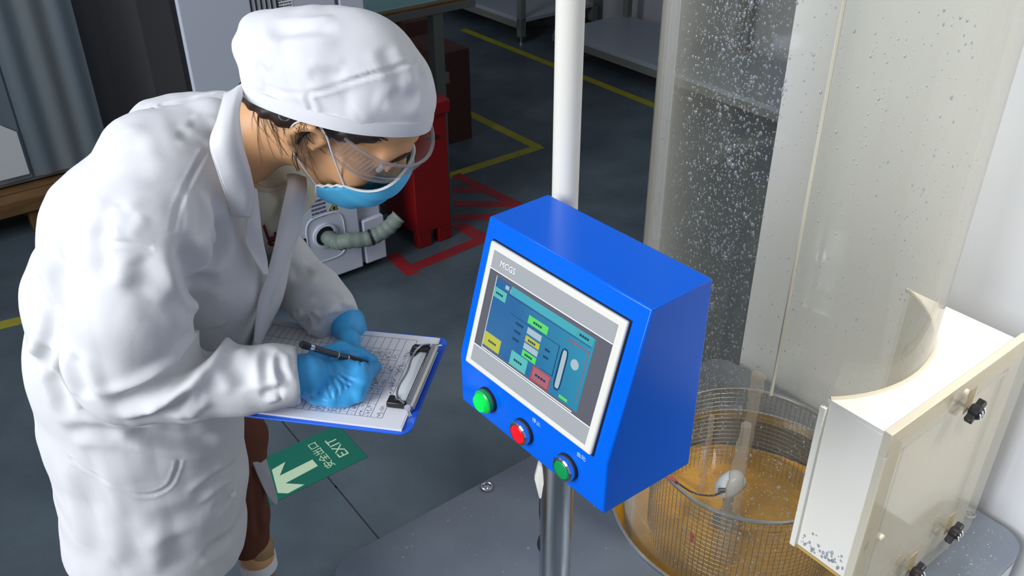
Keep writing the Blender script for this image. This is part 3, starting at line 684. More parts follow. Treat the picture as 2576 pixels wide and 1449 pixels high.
for k in range(34): scr(.968, .975, .20+k*.021, .212+k*.021, .0070, mb)
tag(obj('scale_marks', mb, E_red, sp, smooth=0), kind='stuff')
mb = MB()
for (x, y, L) in ((.44, .27, .09), (.43, .535, .08), (.43, .74, .08), (.34, .9, .09), (.57, .90, .11), (.02, .2, .08), (.05, .89, .09), (.86, .055, .09), (.28, .42, .08), (.28, .53, .07), (.28, .64, .07), (.6, .5, .05), (.6, .6, .05)):
    for k in range(4): scr(x+L*k/4, x+L*(k+.75)/4, y-.012, y+.018, .0071, mb)
tag(obj('screen_text', mb, E_d, sp, smooth=0), kind='stuff')
obj('screen_line', slab(SU0-.006, SU0-.003, ST0-.01, ST1+.02, .0058, .0069), M_white, sp); obj('screen_line', slab(SU0-.006, SU1-.03, ST1+.017, ST1+.024, .0058, .0069), M_white, sp)
# push buttons on the upright lip
lipo = O + n*BX['dxs']
def sc_(p, k): return [(a_*k, h_*k) for a_, h_ in p]
def button(px, py, col, nm, guard, r=1.12):
    q = atp(px, py, lipo+n*.010, n); base = q - n*.010
    root = obj(nm, MB().lathe(base, n, sc_([(.0152, 0), (.0152, .003), (.0145, .0042), (0.012, .0042)], r), 32), M_rubber, cb)
    obj('chrome_ring', MB().lathe(base, n, sc_([(.0142, .0035), (.0142, .0088), (.0128, .0102), (.0112, .0102), (.0112, .008)], r), 36), M_chrome if not guard else mat('lit_ring', (.02, .45, .08), .3), root)
    obj('cap', MB().lathe(base, n, sc_([(.0110, .006), (.0110, .0092 if not guard else .012), (.0098, .0105 if not guard else .0145), (0, .0112 if not guard else .0155)], r), 32), col, root)
M_bg = mat('button_green_lit', (.0, .62, .06), .3, emis=(.0, .75, .08, .45)); M_br = mat('button_red_lit', (.7, .004, .01), .3, emis=(.8, .0, .01, .35)); M_bg2 = mat('button_green', (.0, .30, .08), .35)
button(1213, 1012, M_bg, 'green_button', True); button(1303, 1092, M_br, 'red_button', False); button(1413, 1182, M_bg2, 'dark_green_button', False)
for px, py, s in ((1350, 1066, '停止'), (1463, 1153, '启动')):
    q = atp(px, py-4, lipo, n); textmesh(s, .0075, q, u, ZV, mat('pale_blue_print', (.35, .62, .95), .4), cb, 'button_lettering')
#%%PERSON
# ------------------------------------------------------------------ implicit surfaces
class SDF:
    def __init__(s, h): s.h = h; s.p = []
    def rc(s, a, b, ra, rb=None, k=.02, op='u'): s.p.append(('c', np.array(a, float), np.array(b, float), ra, ra if rb is None else rb, k, op)); return s
    def chain(s, pts, rs, k=.02):
        for i in range(len(pts)-1): s.rc(pts[i], pts[i+1], rs[i], rs[i+1], k)
        return s
    def sp(s, a, r, k=.02, op='u'): return s.rc(a, a, r, r, k, op)
    def el(s, c, R, r, k=.02, op='u'): s.p.append(('e', np.array(c, float), np.array(R, float), np.array(r, float), None, k, op)); return s   # R rows = axes
    def plane(s, p, n, k=.004, box=None): s.p.append(('p', np.array(p, float), N(n), box, None, k, 's')); return s   # removes the side n points to
    def mesh(s, smooth=2):
        h = s.h; lo = np.full(3, 9.); hi = -lo
        def bb(q):
            if q[0] == 'c': return np.minimum(q[1]-q[3], q[2]-q[4]), np.maximum(q[1]+q[3], q[2]+q[4])
            if q[0] == 'e': return q[1]-q[3].max(), q[1]+q[3].max()
            return q[3] if q[3] is not None else (lo, hi)
        for q in s.p:
            if q[6] == 'u' and q[0] != 'p': a, b = bb(q); lo = np.minimum(lo, a); hi = np.maximum(hi, b)
        lo = lo-4*h; hi = hi+4*h; n = np.ceil((hi-lo)/h).astype(int)+1
        D = np.full(n, .05, np.float32); ax = [lo[i]+h*np.arange(n[i]) for i in range(3)]
        for q in s.p:
            a, b = bb(q); k = q[5]; m = k+3*h
            i0 = np.clip(np.floor((a-m-lo)/h).astype(int), 0, n-1); i1 = np.clip(np.ceil((b+m-lo)/h).astype(int)+1, 1, n)
            if (i1 <= i0).any(): continue
            sl_ = tuple(slice(i0[i], i1[i]) for i in range(3))
            X, Y, Z = np.meshgrid(*[ax[i][sl_[i]].astype(np.float32) for i in range(3)], indexing='ij', sparse=True)
            if q[0] == 'c':
                c, e = q[1], q[2]-q[1]; L = float(e@e)
                if L < 1e-12: d = np.sqrt((X-c[0])**2+(Y-c[1])**2+(Z-c[2])**2)-q[3]
                else:
                    t = np.clip(((X-c[0])*e[0]+(Y-c[1])*e[1]+(Z-c[2])*e[2])/L, 0, 1)
                    d = np.sqrt((X-c[0]-t*e[0])**2+(Y-c[1]-t*e[1])**2+(Z-c[2]-t*e[2])**2)-(q[3]+(q[4]-q[3])*t)
            elif q[0] == 'e':
                c, R, r = q[1], q[2], q[3]; x, y, z = X-c[0], Y-c[1], Z-c[2]
                u_ = [(R[i][0]*x+R[i][1]*y+R[i][2]*z) for i in range(3)]
                k0 = np.sqrt(sum((u_[i]/r[i])**2 for i in range(3))); k1 = np.sqrt(sum((u_[i]/r[i]**2)**2 for i in range(3)))+1e-6
                d = k0*(k0-1)/k1
            else: d = -((X-q[1][0])*q[2][0]+(Y-q[1][1])*q[2][1]+(Z-q[1][2])*q[2][2])
            A_ = D[sl_]; d = d.astype(np.float32)
            if q[6] == 'u': hh = np.clip(.5+.5*(d-A_)/k, 0, 1); D[sl_] = d+(A_-d)*(1-hh)*0+(A_-d)*hh - k*hh*(1-hh) if False else (d*(1-hh)+A_*hh - k*hh*(1-hh))
            else:
                dn = -d; hh = np.clip(.5-.5*(dn-A_)/k, 0, 1) ; D[sl_] = dn*(1-hh)+A_*hh + k*hh*(1-hh)
        return nets(D, lo, h, smooth)
def nets(D, lo, h, smooth=2):
    S = D < 0; c = S[:-1, :-1, :-1].astype(np.int8)
    for i, j, k in ((1, 0, 0), (0, 1, 0), (0, 0, 1), (1, 1, 0), (1, 0, 1), (0, 1, 1), (1, 1, 1)):
        c = c + S[i:S.shape[0]-1+i, j:S.shape[1]-1+j, k:S.shape[2]-1+k]
    I = np.argwhere((c > 0) & (c < 8)); del c
    idx = np.full(np.array(S.shape)-1, -1, np.int32); idx[tuple(I.T)] = np.arange(len(I))
    P = np.zeros((len(I), 3)); W = np.zeros(len(I))
    cor = [(i, j, k) for i in (0, 1) for j in (0, 1) for k in (0, 1)]
    val = {q: D[I[:, 0]+q[0], I[:, 1]+q[1], I[:, 2]+q[2]] for q in cor}
    for a in cor:
        for d in range(3):
            if a[d]: continue
            b = list(a); b[d] = 1; b = tuple(b); va, vb = val[a], val[b]; m = (va < 0) != (vb < 0)
            t = np.where(m, va/np.where(m, va-vb, 1), 0); q = np.tile(np.array(a, float), (len(I), 1)); q[:, d] += t
            P += q*m[:, None]; W += m
    V = (I+P/W[:, None])*h+lo; F = []
    for d in range(3):
        e = [0, 0, 0]; e[d] = 1
        s0 = S[:S.shape[0]-e[0], :S.shape[1]-e[1], :S.shape[2]-e[2]]; s1 = S[e[0]:, e[1]:, e[2]:]
        E_ = np.argwhere(s0 != s1); a, b = [(1, 2), (2, 0), (0, 1)][d]
        ok = (E_[:, a] > 0) & (E_[:, b] > 0) & (E_[:, a] < S.shape[a]-1) & (E_[:, b] < S.shape[b]-1); E_ = E_[ok]
        ins = s0[tuple(E_.T)]; q = []
        for (da, db) in ((1, 1), (0, 1), (0, 0), (1, 0)):
            c_ = E_.copy(); c_[:, a] -= da; c_[:, b] -= db; q.append(idx[tuple(c_.T)])
        q = np.stack(q, 1); q[~ins] = q[~ins][:, ::-1]; F.append(q)
    F = np.vstack(F); F = F[(F >= 0).all(1)]
    return smoothv(V, F, smooth), F
def smoothv(V, F, it, lam=.5):
    if not it: return V
    E_ = np.vstack([F[:, [0, 1]], F[:, [1, 2]], F[:, [2, 3]], F[:, [3, 0]]]); n = len(V); cnt = np.bincount(E_[:, 0], minlength=n)+np.bincount(E_[:, 1], minlength=n); cnt = np.maximum(cnt, 1)
    for _ in range(it):
        A_ = np.stack([np.bincount(E_[:, 0], V[E_[:, 1], k], n)+np.bincount(E_[:, 1], V[E_[:, 0], k], n) for k in range(3)], 1)/cnt[:, None]
        V = V*(1-lam)+A_*lam
    return V
def vnorm(V, F):
    a = V[F[:, 2]]-V[F[:, 0]]; b = V[F[:, 3]]-V[F[:, 1]]; fn = np.cross(a, b); n = np.zeros_like(V)
    for k in range(3):
        w_ = np.zeros(len(V))
        for j in range(4): w_ += np.bincount(F[:, j], fn[:, k], len(V))
        n[:, k] = w_
    return n/np.maximum(np.linalg.norm(n, axis=1), 1e-12)[:, None]
def qobj(name, V, F, m, parent=None, smooth=180):
    me = bpy.data.meshes.new(name); V = V-(wloc(parent) if parent is not None else 0)
    me.vertices.add(len(V)); me.vertices.foreach_set('co', np.ascontiguousarray(V, np.float32).ravel())
    me.loops.add(F.size); me.loops.foreach_set('vertex_index', np.ascontiguousarray(F, np.int32).ravel())
    me.polygons.add(len(F)); me.polygons.foreach_set('loop_start', np.arange(0, F.size, 4, dtype=np.int32))
    me.update(calc_edges=True); me.validate(); me.polygons.foreach_set('use_smooth', [True]*len(me.polygons)); me.materials.append(m)
    o = bpy.data.objects.new(name, me); COL.objects.link(o)
    if parent is not None: o.parent = parent
    return o
class Surf:
    """finds points of a mesh along sight lines, to lay seams and folds on it"""
    def __init__(s, V, F): s.V, s.F = V, F; s.t = BVHTree.FromPolygons(V.tolist(), F.tolist())
    def hit(s, px, py):
        r = ray(px, py); q = s.t.ray_cast(Vector(CAMP), Vector(r/np.linalg.norm(r)))
        return np.array(q[0]) if q[0] is not None else None
    def line(s, pts, n=6):
        P2 = spline([(x, y, 0) for x, y in pts], n); out = [s.hit(x, y) for x, y, _ in P2]
        return np.array([q for q in out if q is not None])
def fold(V, Nn, L, wd, amp, ridge=.0, taper=.25):
    """push a surface in (amp<0) or out along the polyline L with a soft profile of width wd"""
    if len(L) < 2: return
    R_ = wd*3; lo, hi = L.min(0)-R_, L.max(0)+R_; I = np.nonzero(((V > lo) & (V < hi)).all(1))[0]
    if not len(I): return
    P = V[I]; best = np.full(len(I), 9.); bt = np.zeros(len(I)); seg = np.linalg.norm(np.diff(L, axis=0), axis=1); cum = np.concatenate([[0], np.cumsum(seg)]); T = cum[-1]
    for i in range(len(L)-1):
        e = L[i+1]-L[i]; t = np.clip(((P-L[i])@e)/max(e@e, 1e-12), 0, 1); d = np.linalg.norm(P-L[i]-t[:, None]*e, axis=1); m = d < best
        best[m] = d[m]; bt[m] = (cum[i]+seg[i]*t[m])/T
    x = best/wd; prof = np.exp(-x*x) + ridge*np.exp(-((x-1.7)/.8)**2)
    tp_ = np.clip(np.minimum(bt, 1-bt)/max(taper, 1e-3), 0, 1); tp_ = tp_*tp_*(3-2*tp_) if taper > 0 else 1
    V[I] += Nn[I]*(amp*prof*tp_)[:, None]
def wrinkle(V, Nn, amp, scale, seed=0, stretch=(1, 1, 1)):
    r = np.random.default_rng(seed); d = np.zeros(len(V))
    for k in range(14):
        q = r.normal(size=3)*np.array(stretch); q = q/np.linalg.norm(q)*r.uniform(.6, 1.8)/scale*2*np.pi
        d += np.sin(V@q+r.uniform(0, 6.28)+1.3*np.sin(V@r.normal(size=3)/scale*1.7))
    V += Nn*(d/14**.5*amp)[:, None]
def ridged(V, Nn, amp, scale, seed=0, stretch=(1, 1, 1)):
    """soft pillows parted by crisp creases, like stiff cotton"""
    r = np.random.default_rng(seed); P = V*np.array(stretch); W_ = P.copy()
    for k in range(3): W_[:, k] += scale*.22*np.sin(P@r.normal(size=3)/scale*2.2+r.uniform(0, 6))
    d = np.zeros(len(V))
    for k in range(5):
        q = r.normal(size=3); q = q/np.linalg.norm(q)*r.uniform(.7, 1.5)/scale*np.pi; e = r.normal(size=3); e = e/np.linalg.norm(e)/scale*1.1
        d += np.minimum(np.abs(np.sin(W_@q+r.uniform(0, 6))), .8)*(.5+.5*np.sin(W_@e+r.uniform(0, 6)))
    V += Nn*((d-d.mean())*amp)[:, None]
def S(px, py, d, rpx): return (atd(px, py, d), rpx/FP*d)

# ------------------------------------------------------------------ the worker
PRS = thing('person', np.array([-.5, 1.2, 0]), 'person in white coat and cap bending over a clipboard, writing', 'person')
# head frame
def camv(r, u_, d): return RT*r + UP*u_ + FW*d
HF = N(camv(.685, -.632, .367)); HU = N(camv(.67, .32, -.67)); HU = N(HU-HF*(HU@HF)); HL = np.cross(HU, HF)
earR = atd(783, 350, 1.115); HC = earR + HL*.068
HR3 = np.array([HF, HL, HU])
def hd(x, y, z): return HC + HF*x + HL*y + HU*z
neckb = atd(592, 362, 1.19)
# arms
shR, elR, wrR = atd(380, 570, 1.10), atd(330, 955, 1.185), atz(735, 948, .912)
shL, elL, wrL = atd(640, 460, 1.32), atd(735, 690, 1.38), atz(868, 812, .885)
hipc = atd(300, 880, 1.42)
body = SDF(.0036)
body.el(hd(.004, 0, .046), HR3, (.090, .067, .082), .01)
body.el(hd(.050, 0, -.028), HR3, (.048, .052, .074), .03)
body.sp(hd(.072, 0, -.088), .021, .03)
for s in (-1, 1):
    body.rc(hd(.0, s*.050, -.042), hd(.063, s*.020, -.086), .018, .016, .03); body.sp(hd(.066, s*.040, -.018), .026, .02)
    body.sp(hd(.098, s*.031, .026), .013, .012, 's'); body.sp(hd(.082, s*.031, .024), .0135, .006)
    body.rc(hd(.092, s*.014, .046), hd(.080, s*.050, .044), .009, .008, .014)
    hx = [(.012, .070, .010), (.011, .073, .022), (.002, .078, .033), (-.011, .083, .035), (-.022, .087, .024), (-.024, .087, .008), (-.018, .083, -.010), (-.008, .076, -.022), (.004, .071, -.022)]
    body.chain([hd(a_, s*b_, c_) for a_, b_, c_ in hx], [.0045, .0048, .0052, .0054, .0054, .0052, .0054, .0064, .005], .004)
    body.el(hd(-.006, s*.070, .006), np.array([N(HF*.9-HL*s*.35), N(HL*s+HF*.35), HU]), (.016, .007, .026), .008)
    body.rc(hd(.010, s*.071, .004), hd(.009, s*.072, -.006), .0045, .0045, .004); body.rc(hd(-.012, s*.079, .022), hd(-.015, s*.080, -.002), .0045, .0045, .005)
body.rc(hd(.092, 0, .032), hd(.116, 0, -.008), .008, .011, .012); body.rc(hd(.104, -.010, -.014), hd(.104, .010, -.014), .008, .008, .01)
body.rc(hd(.092, -.018, -.052), hd(.092, .018, -.052), .010, .010, .012)
body.rc(hd(-.022, 0, -.012), neckb, .050, .054, .03)
tor = [neckb, atd(510, 530, 1.27), atd(410, 690, 1.33), hipc]
body.chain(tor, [.05, .06, .09, .10], .02)
body.rc(shR, shL, .038, .038, .03)
for a, b, c in ((shR, elR, wrR), (shL, elL, wrL)): body.chain([a, b, c], [.034, .020, .020], .015)
# legs down to the floor
ftN = np.array([-.60, 1.0, .0]); ftF = np.array([-.52, 1.21, 0])
knN = hipc*.45+ftN*.55+np.array([.02, 0, 0])
LEGF = [hipc+[.06, .05, -.02], atd(600, 1100, 1.56), atd(606, 1200, 1.61), atd(617, 1290, 1.67), atd(628, 1372, 1.72)]
body.chain([hipc+[0, -.07, -.03], knN, ftN+[0, 0, .09]], [.085, .05, .034], .03); body.chain(LEGF+[atd(650, 1400, 1.73), ftF+[0, 0, .09]], [.08, .036, .034, .030, .026, .024, .03], .02)
for ft in (ftN, ftF): body.rc(ft+[-.02, .02, .04], ft+[.075, -.10, .03], .034, .026, .02)
# right hand (writing) and left hand (holding the board)
BZ = .872      # board top
def hpts(L): return [atz(px, py, BZ+z) for px, py, z in L]
RH = dict(palm=[((735, 945, .036), .024), ((790, 946, .028), .026), ((838, 952, .024), .026)],
    back=[((800, 984, .020), .020), ((845, 986, .018), .019)],
    index=[((852, 918, .028), .0145), ((905, 936, .032), .0120), ((945, 922, .013), .0085)],
    middle=[((862, 950, .026), .0150), ((907, 962, .024), .0122), ((930, 940, .012), .0088)],
    ring=[((858, 980, .020), .0145), ((897, 990, .016), .0115), ((905, 962, .009), .0085)],
    pinky=[((838, 1000, .018), .0138), ((868, 1002, .013), .0108), ((878, 982, .008), .008)],
    thumb=[((800, 900, .024), .0150), ((862, 882, .026), .0125), ((908, 896, .022), .0105), ((938, 909, .011), .0085)])
LH = dict(palm=[((868, 806, .012), .025), ((880, 842, -.020), .026), ((892, 862, -.026), .022)],
    thumb=[((868, 826, .014), .015), ((882, 850, .016), .0125), ((888, 878, .010), .010), ((888, 898, .0085), .0085)],
    index=[((905, 850, -.022), .012), ((930, 885, -.024), .011), ((940, 915, -.022), .009)],
    middle=[((895, 862, -.026), .012), ((915, 905, -.027), .011), ((922, 935, -.024), .009)],
    ring=[((880, 866, -.028), .0115), ((895, 910, -.028), .0105), ((900, 940, -.025), .0085)],
    pinky=[((862, 862, -.028), .010), ((872, 900, -.028), .009), ((876, 925, -.025), .0078)])
def handsdf(H_, s, dr, k):
    for nm, c in H_.items():
        P = [atz(q[0][0], q[0][1], BZ+q[0][2]) for q in c]; s.chain(P, [q[1]+dr for q in c], k)
handsdf(RH, body, -.0025, .008); handsdf(LH, body, -.0025, .008)
V, F = body.mesh(2); qobj('body', V, F, M_skin, PRS); SKIN = Surf(V, F)
# gloves
gR = SDF(.0016); handsdf(RH, gR, 0, .007); gR.rc(atz(700, 950, .91), atz(770, 944, .92), .030, .029, .01)
V, F = gR.mesh(1); sf = Surf(V, F); nn = vnorm(V, F)
for L in ([(838, 935), (862, 965), (868, 985)], [(826, 942), (848, 975), (852, 1000)], [(846, 932), (880, 962)], [(818, 960), (832, 990), (836, 1010)], [(800, 985), (825, 1008)], [(765, 985), (790, 1005)], [(905, 905), (912, 930)], [(922, 900), (928, 925)], [(860, 945), (892, 960)], [(855, 955), (885, 975)]):
    fold(V, nn, sf.line(L), .0022, -.0016, -.55)
wrinkle(V, nn, .00035, .03, 4); qobj('glove', V, F, M_glove, PRS)
gL = SDF(.002); handsdf(LH, gL, 0, .008); gL.rc(atz(840, 790, .885), atz(876, 818, .882), .027, .026, .01)
V, F = gL.mesh(1); nn = vnorm(V, F); wrinkle(V, nn, .0005, .03, 5); qobj('glove', V, F, M_glove, PRS)
# tee shirt and trousers
ts = SDF(.003); ts.chain([atd(668, 484, 1.235), atd(672, 560, 1.27), atd(640, 660, 1.31), atd(560, 800, 1.38)], [.044, .040, .044, .05], .02)
ts.chain([atd(560, 480, 1.25), atd(668, 484, 1.25), atd(722, 466, 1.30)], [.045, .046, .046], .02)
ts.plane(atd(672, 466, 1.20), N(hd(-.022, 0, -.01)-atd(606, 400, 1.20)), .004)
V, F = ts.mesh(2); TS = Surf(V, F); nn = vnorm(V, F)
for L in ([(735, 470), (710, 520), (690, 570)], [(745, 465), (722, 500)]): fold(V, nn, TS.line(L), .006, -.004, -.5)
wrinkle(V, nn, .0008, .09, 8); te = qobj('tee_shirt', V, F, M_tee, PRS)
nk = [TS.hit(x, y) for x, y in spline([(636, 462, 0), (655, 474, 0), (680, 478, 0), (705, 470, 0), (738, 452, 0)], 4)[:, :2]]
nk = [q for q in nk if q is not None]
if len(nk) > 3: obj('neckband', MB().tube(nk, .004, 8), mat('tee_band', (.55, .48, .38), .85), te)
for s_, px, py, sz in (('l', 663, 588, .038), ('e', 677, 606, .036), ('r', 692, 592, .034)):
    q = TS.hit(px, py)
    if q is not None: textmesh(s_, sz, q-ray(px, py)*.0022, N([.62, -.05, .22]), N([-.35, -.35, .80]), mat('red_script', (.16, .008, .015), .8), te, 'script_lettering', shear=.4, ext=.0012)
tr_ = SDF(.004)
tr_.chain([hipc+[.0, -.07, -.02], knN, knN*.42+(ftN+[0, 0, .09])*.58], [.10, .070, .052], .02); tr_.chain(LEGF, [.09, .046, .044, .041, .036], .015)
tr_.plane(atd(628, 1380, 1.72), [0, 0, -1], .004)
V, F = tr_.mesh(2); sf = Surf(V, F); nn = vnorm(V, F)
for L in ([(640, 1150), (644, 1280), (655, 1360)], [(622, 1180), (625, 1340)]): fold(V, nn, sf.line(L), .007, -.005, -.5)
wrinkle(V, nn, .0018, .1, 3, (1, 1, .4)); qobj('trousers', V, F, M_trou, PRS)
for ft, nm in ((ftN, 0), (ftF, 1)):
    b = SDF(.004); top = knN*.55+(ft+[0, 0, .09])*.45 if nm == 0 else atd(648, 1375, 1.72)
    b.chain([top, ft+[0, 0, .10], ft+[0, 0, .045]], [.046 if nm == 0 else .030, .042 if nm == 0 else .034, .044], .02); b.rc(ft+[-.02, .02, .045], ft+[.08, -.11, .036], .044, .034, .02); b.plane(ft+[0, 0, .003], [0, 0, -1])
    V, F = b.mesh(2); o = qobj('boot', V, F, M_boot, PRS)
    q = top*.80+(ft+[0, 0, .10])*.20 if nm else top*.62+(ft+[0, 0, .10])*.38
    obj('boot_cuff', MB().tube([q+[0, 0, .014], q-[0, 0, .012]], .0355 if nm else .048, 24), M_white, PRS)
#%%COAT
def chain_px(sd, L, k=.012):
    q = [S(*a) for a in L]; sd.chain([a for a, _ in q], [r for _, r in q], k)
ct = SDF(.0032)
def ch(L, k=.012): chain_px(ct, L, k)
ch([(530, 335, 1.15, 96), (414, 432, 1.13, 162), (322, 592, 1.18, 198), (305, 760, 1.28, 212), (318, 905, 1.37, 220), (352, 1060, 1.44, 218), (378, 1200, 1.50, 212), (388, 1330, 1.57, 208), (392, 1500, 1.66, 206)], .02)
ch([(560, 335, 1.24, 108), (462, 395, 1.25, 150), (420, 560, 1.30, 190)], .03)
ch([(552, 515, 1.165, 72), (545, 610, 1.195, 88), (560, 695, 1.235, 102), (535, 780, 1.29, 112), (490, 930, 1.38, 132)], .03)
ch([(430, 1060, 1.44, 172), (428, 1180, 1.50, 170), (420, 1320, 1.57, 166), (400, 1500, 1.66, 160)], .03)
ct.plane([-.75, 1.05, .474], N([-.22, .0, -1.]), .004)
# right sleeve
ch([(440, 480, 1.11, 130), (370, 590, 1.07, 140), (335, 760, 1.09, 138), (315, 890, 1.14, 134), (335, 945, 1.15, 122)], .025)
slv = [S(335, 945, 1.15, 118), S(470, 962, 1.16, 98), S(600, 957, 1.175, 84), S(690, 948, 1.18, 78), S(775, 945, 1.19, 72)]
ct.chain([a for a, _ in slv], [r for _, r in slv], .02)
cuffn = N(atd(790, 941, 1.19)-atd(690, 950, 1.18)); ct.plane(atd(757, 946, 1.19), cuffn, .003, box=(atd(757, 946, 1.19)-.12, atd(757, 946, 1.19)+.13))
V, F = ct.mesh(3); nn = vnorm(V, F); sf = Surf(V, F); V_0 = V.copy()
def fl(L, wd, amp, ridge=-.5, taper=.25): fold(V, nn, sf.line(L), wd, amp, ridge, taper)
# seams
for L in ([(524, 372), (492, 430), (458, 500), (443, 545), (435, 585)], [(97, 538), (142, 594), (171, 661)], [(276, 609), (330, 612), (385, 626)], [(360, 268), (450, 250), (540, 228)]): fl(L, .0032, -.0020, -.4, .05)
# folds: (points, width, depth, ridge)
FOLDS = [([(452, 575), (470, 630), (492, 690), (505, 730)], .016, -.018, -.5), ([(537, 450), (548, 520), (546, 600), (510, 665)], .012, -.010, -.5), ([(500, 470), (505, 540), (500, 610)], .010, -.005, -.6),
    ([(540, 850), (500, 890), (450, 930), (390, 975), (320, 1010), (250, 1030)], .012, -.018, -.6), ([(485, 915), (465, 960), (443, 1002), (400, 1050)], .011, -.007, -.6), ([(520, 985), (480, 1010), (440, 1050)], .010, -.006, -.6),
    ([(560, 900), (600, 930), (625, 985)], .013, -.006, -.5), ([(680, 870), (668, 920), (672, 985)], .007, -.004, -.6), ([(700, 880), (705, 930), (725, 970)], .006, -.004, -.6), ([(650, 1000), (690, 985), (720, 990)], .007, -.005, -.5),
    ([(75, 560), (70, 620), (95, 720)], .010, -.006, -.6), ([(110, 720), (135, 800), (120, 880), (90, 930)], .011, -.006, -.6), ([(95, 850), (130, 930), (166, 1020), (190, 1050)], .013, -.008, -.6), ([(180, 880), (200, 960), (225, 1010)], .013, -.007, -.6),
    ([(340, 640), (362, 700), (345, 760)], .016, -.004, -.5), ([(230, 560), (255, 640), (250, 720)], .016, -.005, -.6), ([(160, 640), (150, 720), (175, 800)], .014, -.005, -.6), ([(420, 700), (470, 750), (530, 800)], .016, -.006, -.6),
    ([(595, 1165), (540, 1205), (473, 1258)], .011, -.006, -.6), ([(345, 1318), (440, 1300), (540, 1262)], .018, -.004, -.7), ([(533, 1288), (560, 1262), (570, 1230)], .011, -.003, -.5), ([(500, 1385), (550, 1365), (590, 1330)], .014, -.003, -.6),
    ([(200, 1130), (225, 1230), (240, 1340), (250, 1430)], .022, -.004, -.8), ([(320, 1270), (330, 1350), (345, 1440)], .022, -.003, -.8), ([(440, 1330), (450, 1440)], .022, -.003, -.8), ([(160, 1090), (230, 1085), (320, 1100)], .013, -.004, -.6), ([(300, 1085), (420, 1100), (560, 1110)], .012, -.010, -.5),
    ([(470, 300), (520, 320), (555, 345)], .009, -.003, -.6), ([(440, 330), (500, 345), (540, 365)], .008, -.003, -.6), ([(215, 420), (300, 370), (390, 345)], .012, -.003, -.6), ([(300, 480), (260, 560), (230, 640)], .012, -.003, -.7), ([(330, 520), (290, 580)], .010, -.003, -.7)]
for L, wd, am, rg in FOLDS: fl(L, wd, am, rg)
fl([(700, 882), (699, 940), (706, 1012)], .0028, -.0016, -.4, .05)
fl([(171, 1148), (210, 1180), (252, 1203), (310, 1232), (352, 1243), (392, 1240), (428, 1218), (445, 1180), (450, 1150)], .0034, -.0020, -.6, .04)
ridged(V, nn, .0030, .15, 31, (1, 1, .5)); ridged(V, nn, .0011, .07, 33, (1, .8, .6)); wrinkle(V, nn, .0006, .06, 12, (1, 1, .35))
COAT = qobj('coat', V, F, M_coat, PRS); CS = Surf(V, F)
# left sleeve
c2 = SDF(.0032)
chain_px(c2, [(655, 560, 1.34, 58), (715, 650, 1.37, 60), (742, 700, 1.38, 62), (790, 745, 1.37, 70), (826, 782, 1.36, 62), (860, 815, 1.34, 54)], .02)
q = atd(850, 808, 1.345); c2.plane(q, N(atd(868, 834, 1.335)-atd(826, 775, 1.36)), .003, box=(q-.1, q+.1))
V, F = c2.mesh(2); nn = vnorm(V, F); sf = Surf(V, F)
def fl(L, wd, amp, ridge=-.5, taper=.25): fold(V, nn, sf.line(L), wd, amp, ridge, taper)
for L, wd, am in (([(728, 690), (760, 690), (788, 680)], .010, -.005), ([(780, 762), (830, 745), (868, 752)], .007, -.004), ([(790, 790), (830, 765), (875, 772)], .006, -.004), ([(735, 815), (760, 818), (780, 800)], .008, -.008), ([(745, 780), (752, 800)], .005, -.003), ([(775, 790), (800, 812)], .005, -.004)): fl(L, wd, am)
wrinkle(V, nn, .001, .08, 14); qobj('sleeve', V, F, M_coat, COAT)
# sheets: collar, lapels, far front panel
def sheet(name, rows, m, parent, nu=10, nv=6, th=.0022, bulge=0):
    """rows: list of cross lines, each [(px,py,depth), ...]"""
    R_ = [spline([atd(*q) for q in r], nv) for r in rows]; k = min(len(r) for r in R_); cols = [spline([r[j] for r in R_], nu) for j in range(k)]
    P = [[cols[j][i] for j in range(k)] for i in range(len(cols[0]))]
    return obj(name, MB().grid(P), m, parent, smooth=80, solid=th)
# near collar (right side)
sheet('collar', [[(566, 234, 1.085), (583, 228, 1.088), (604, 214, 1.10), (625, 205, 1.12)], [(548, 300, 1.045), (568, 285, 1.043), (590, 275, 1.05), (602, 272, 1.07)], [(530, 362, 1.03), (560, 352, 1.022), (592, 350, 1.03), (608, 352, 1.05)], [(552, 440, 1.055), (585, 430, 1.05), (615, 430, 1.06), (630, 436, 1.08)], [(575, 505, 1.10), (600, 496, 1.095), (626, 494, 1.10), (640, 498, 1.12)], [(590, 540, 1.125), (604, 544, 1.122), (618, 546, 1.125), (628, 545, 1.135)]], M_coat, COAT, 8, 5)
sheet('lapel', [[(634, 470, 1.130), (640, 472, 1.132), (646, 476, 1.136)], [(622, 545, 1.135), (638, 552, 1.14), (655, 560, 1.15)], [(619, 600, 1.15), (640, 606, 1.158), (663, 612, 1.168)], [(634, 640, 1.165), (652, 648, 1.175), (672, 655, 1.185)], [(664, 690, 1.185), (668, 692, 1.187), (673, 692, 1.19)]], M_coat, COAT, 8, 5)
sheet('lapel', [[(722, 440, 1.215), (742, 438, 1.22), (768, 446, 1.235)], [(722, 466, 1.20), (745, 466, 1.205), (770, 480, 1.22)], [(712, 510, 1.195), (735, 515, 1.20), (762, 525, 1.22)], [(701, 560, 1.195), (722, 570, 1.20), (752, 585, 1.22)], [(688, 625, 1.195), (704, 635, 1.20), (722, 650, 1.22)], [(668, 700, 1.205), (680, 705, 1.21), (696, 715, 1.225)], [(648, 765, 1.22), (660, 768, 1.225), (676, 772, 1.24)], [(637, 870, 1.25), (640, 872, 1.255), (646, 875, 1.265)]], M_coat, COAT, 8, 5)
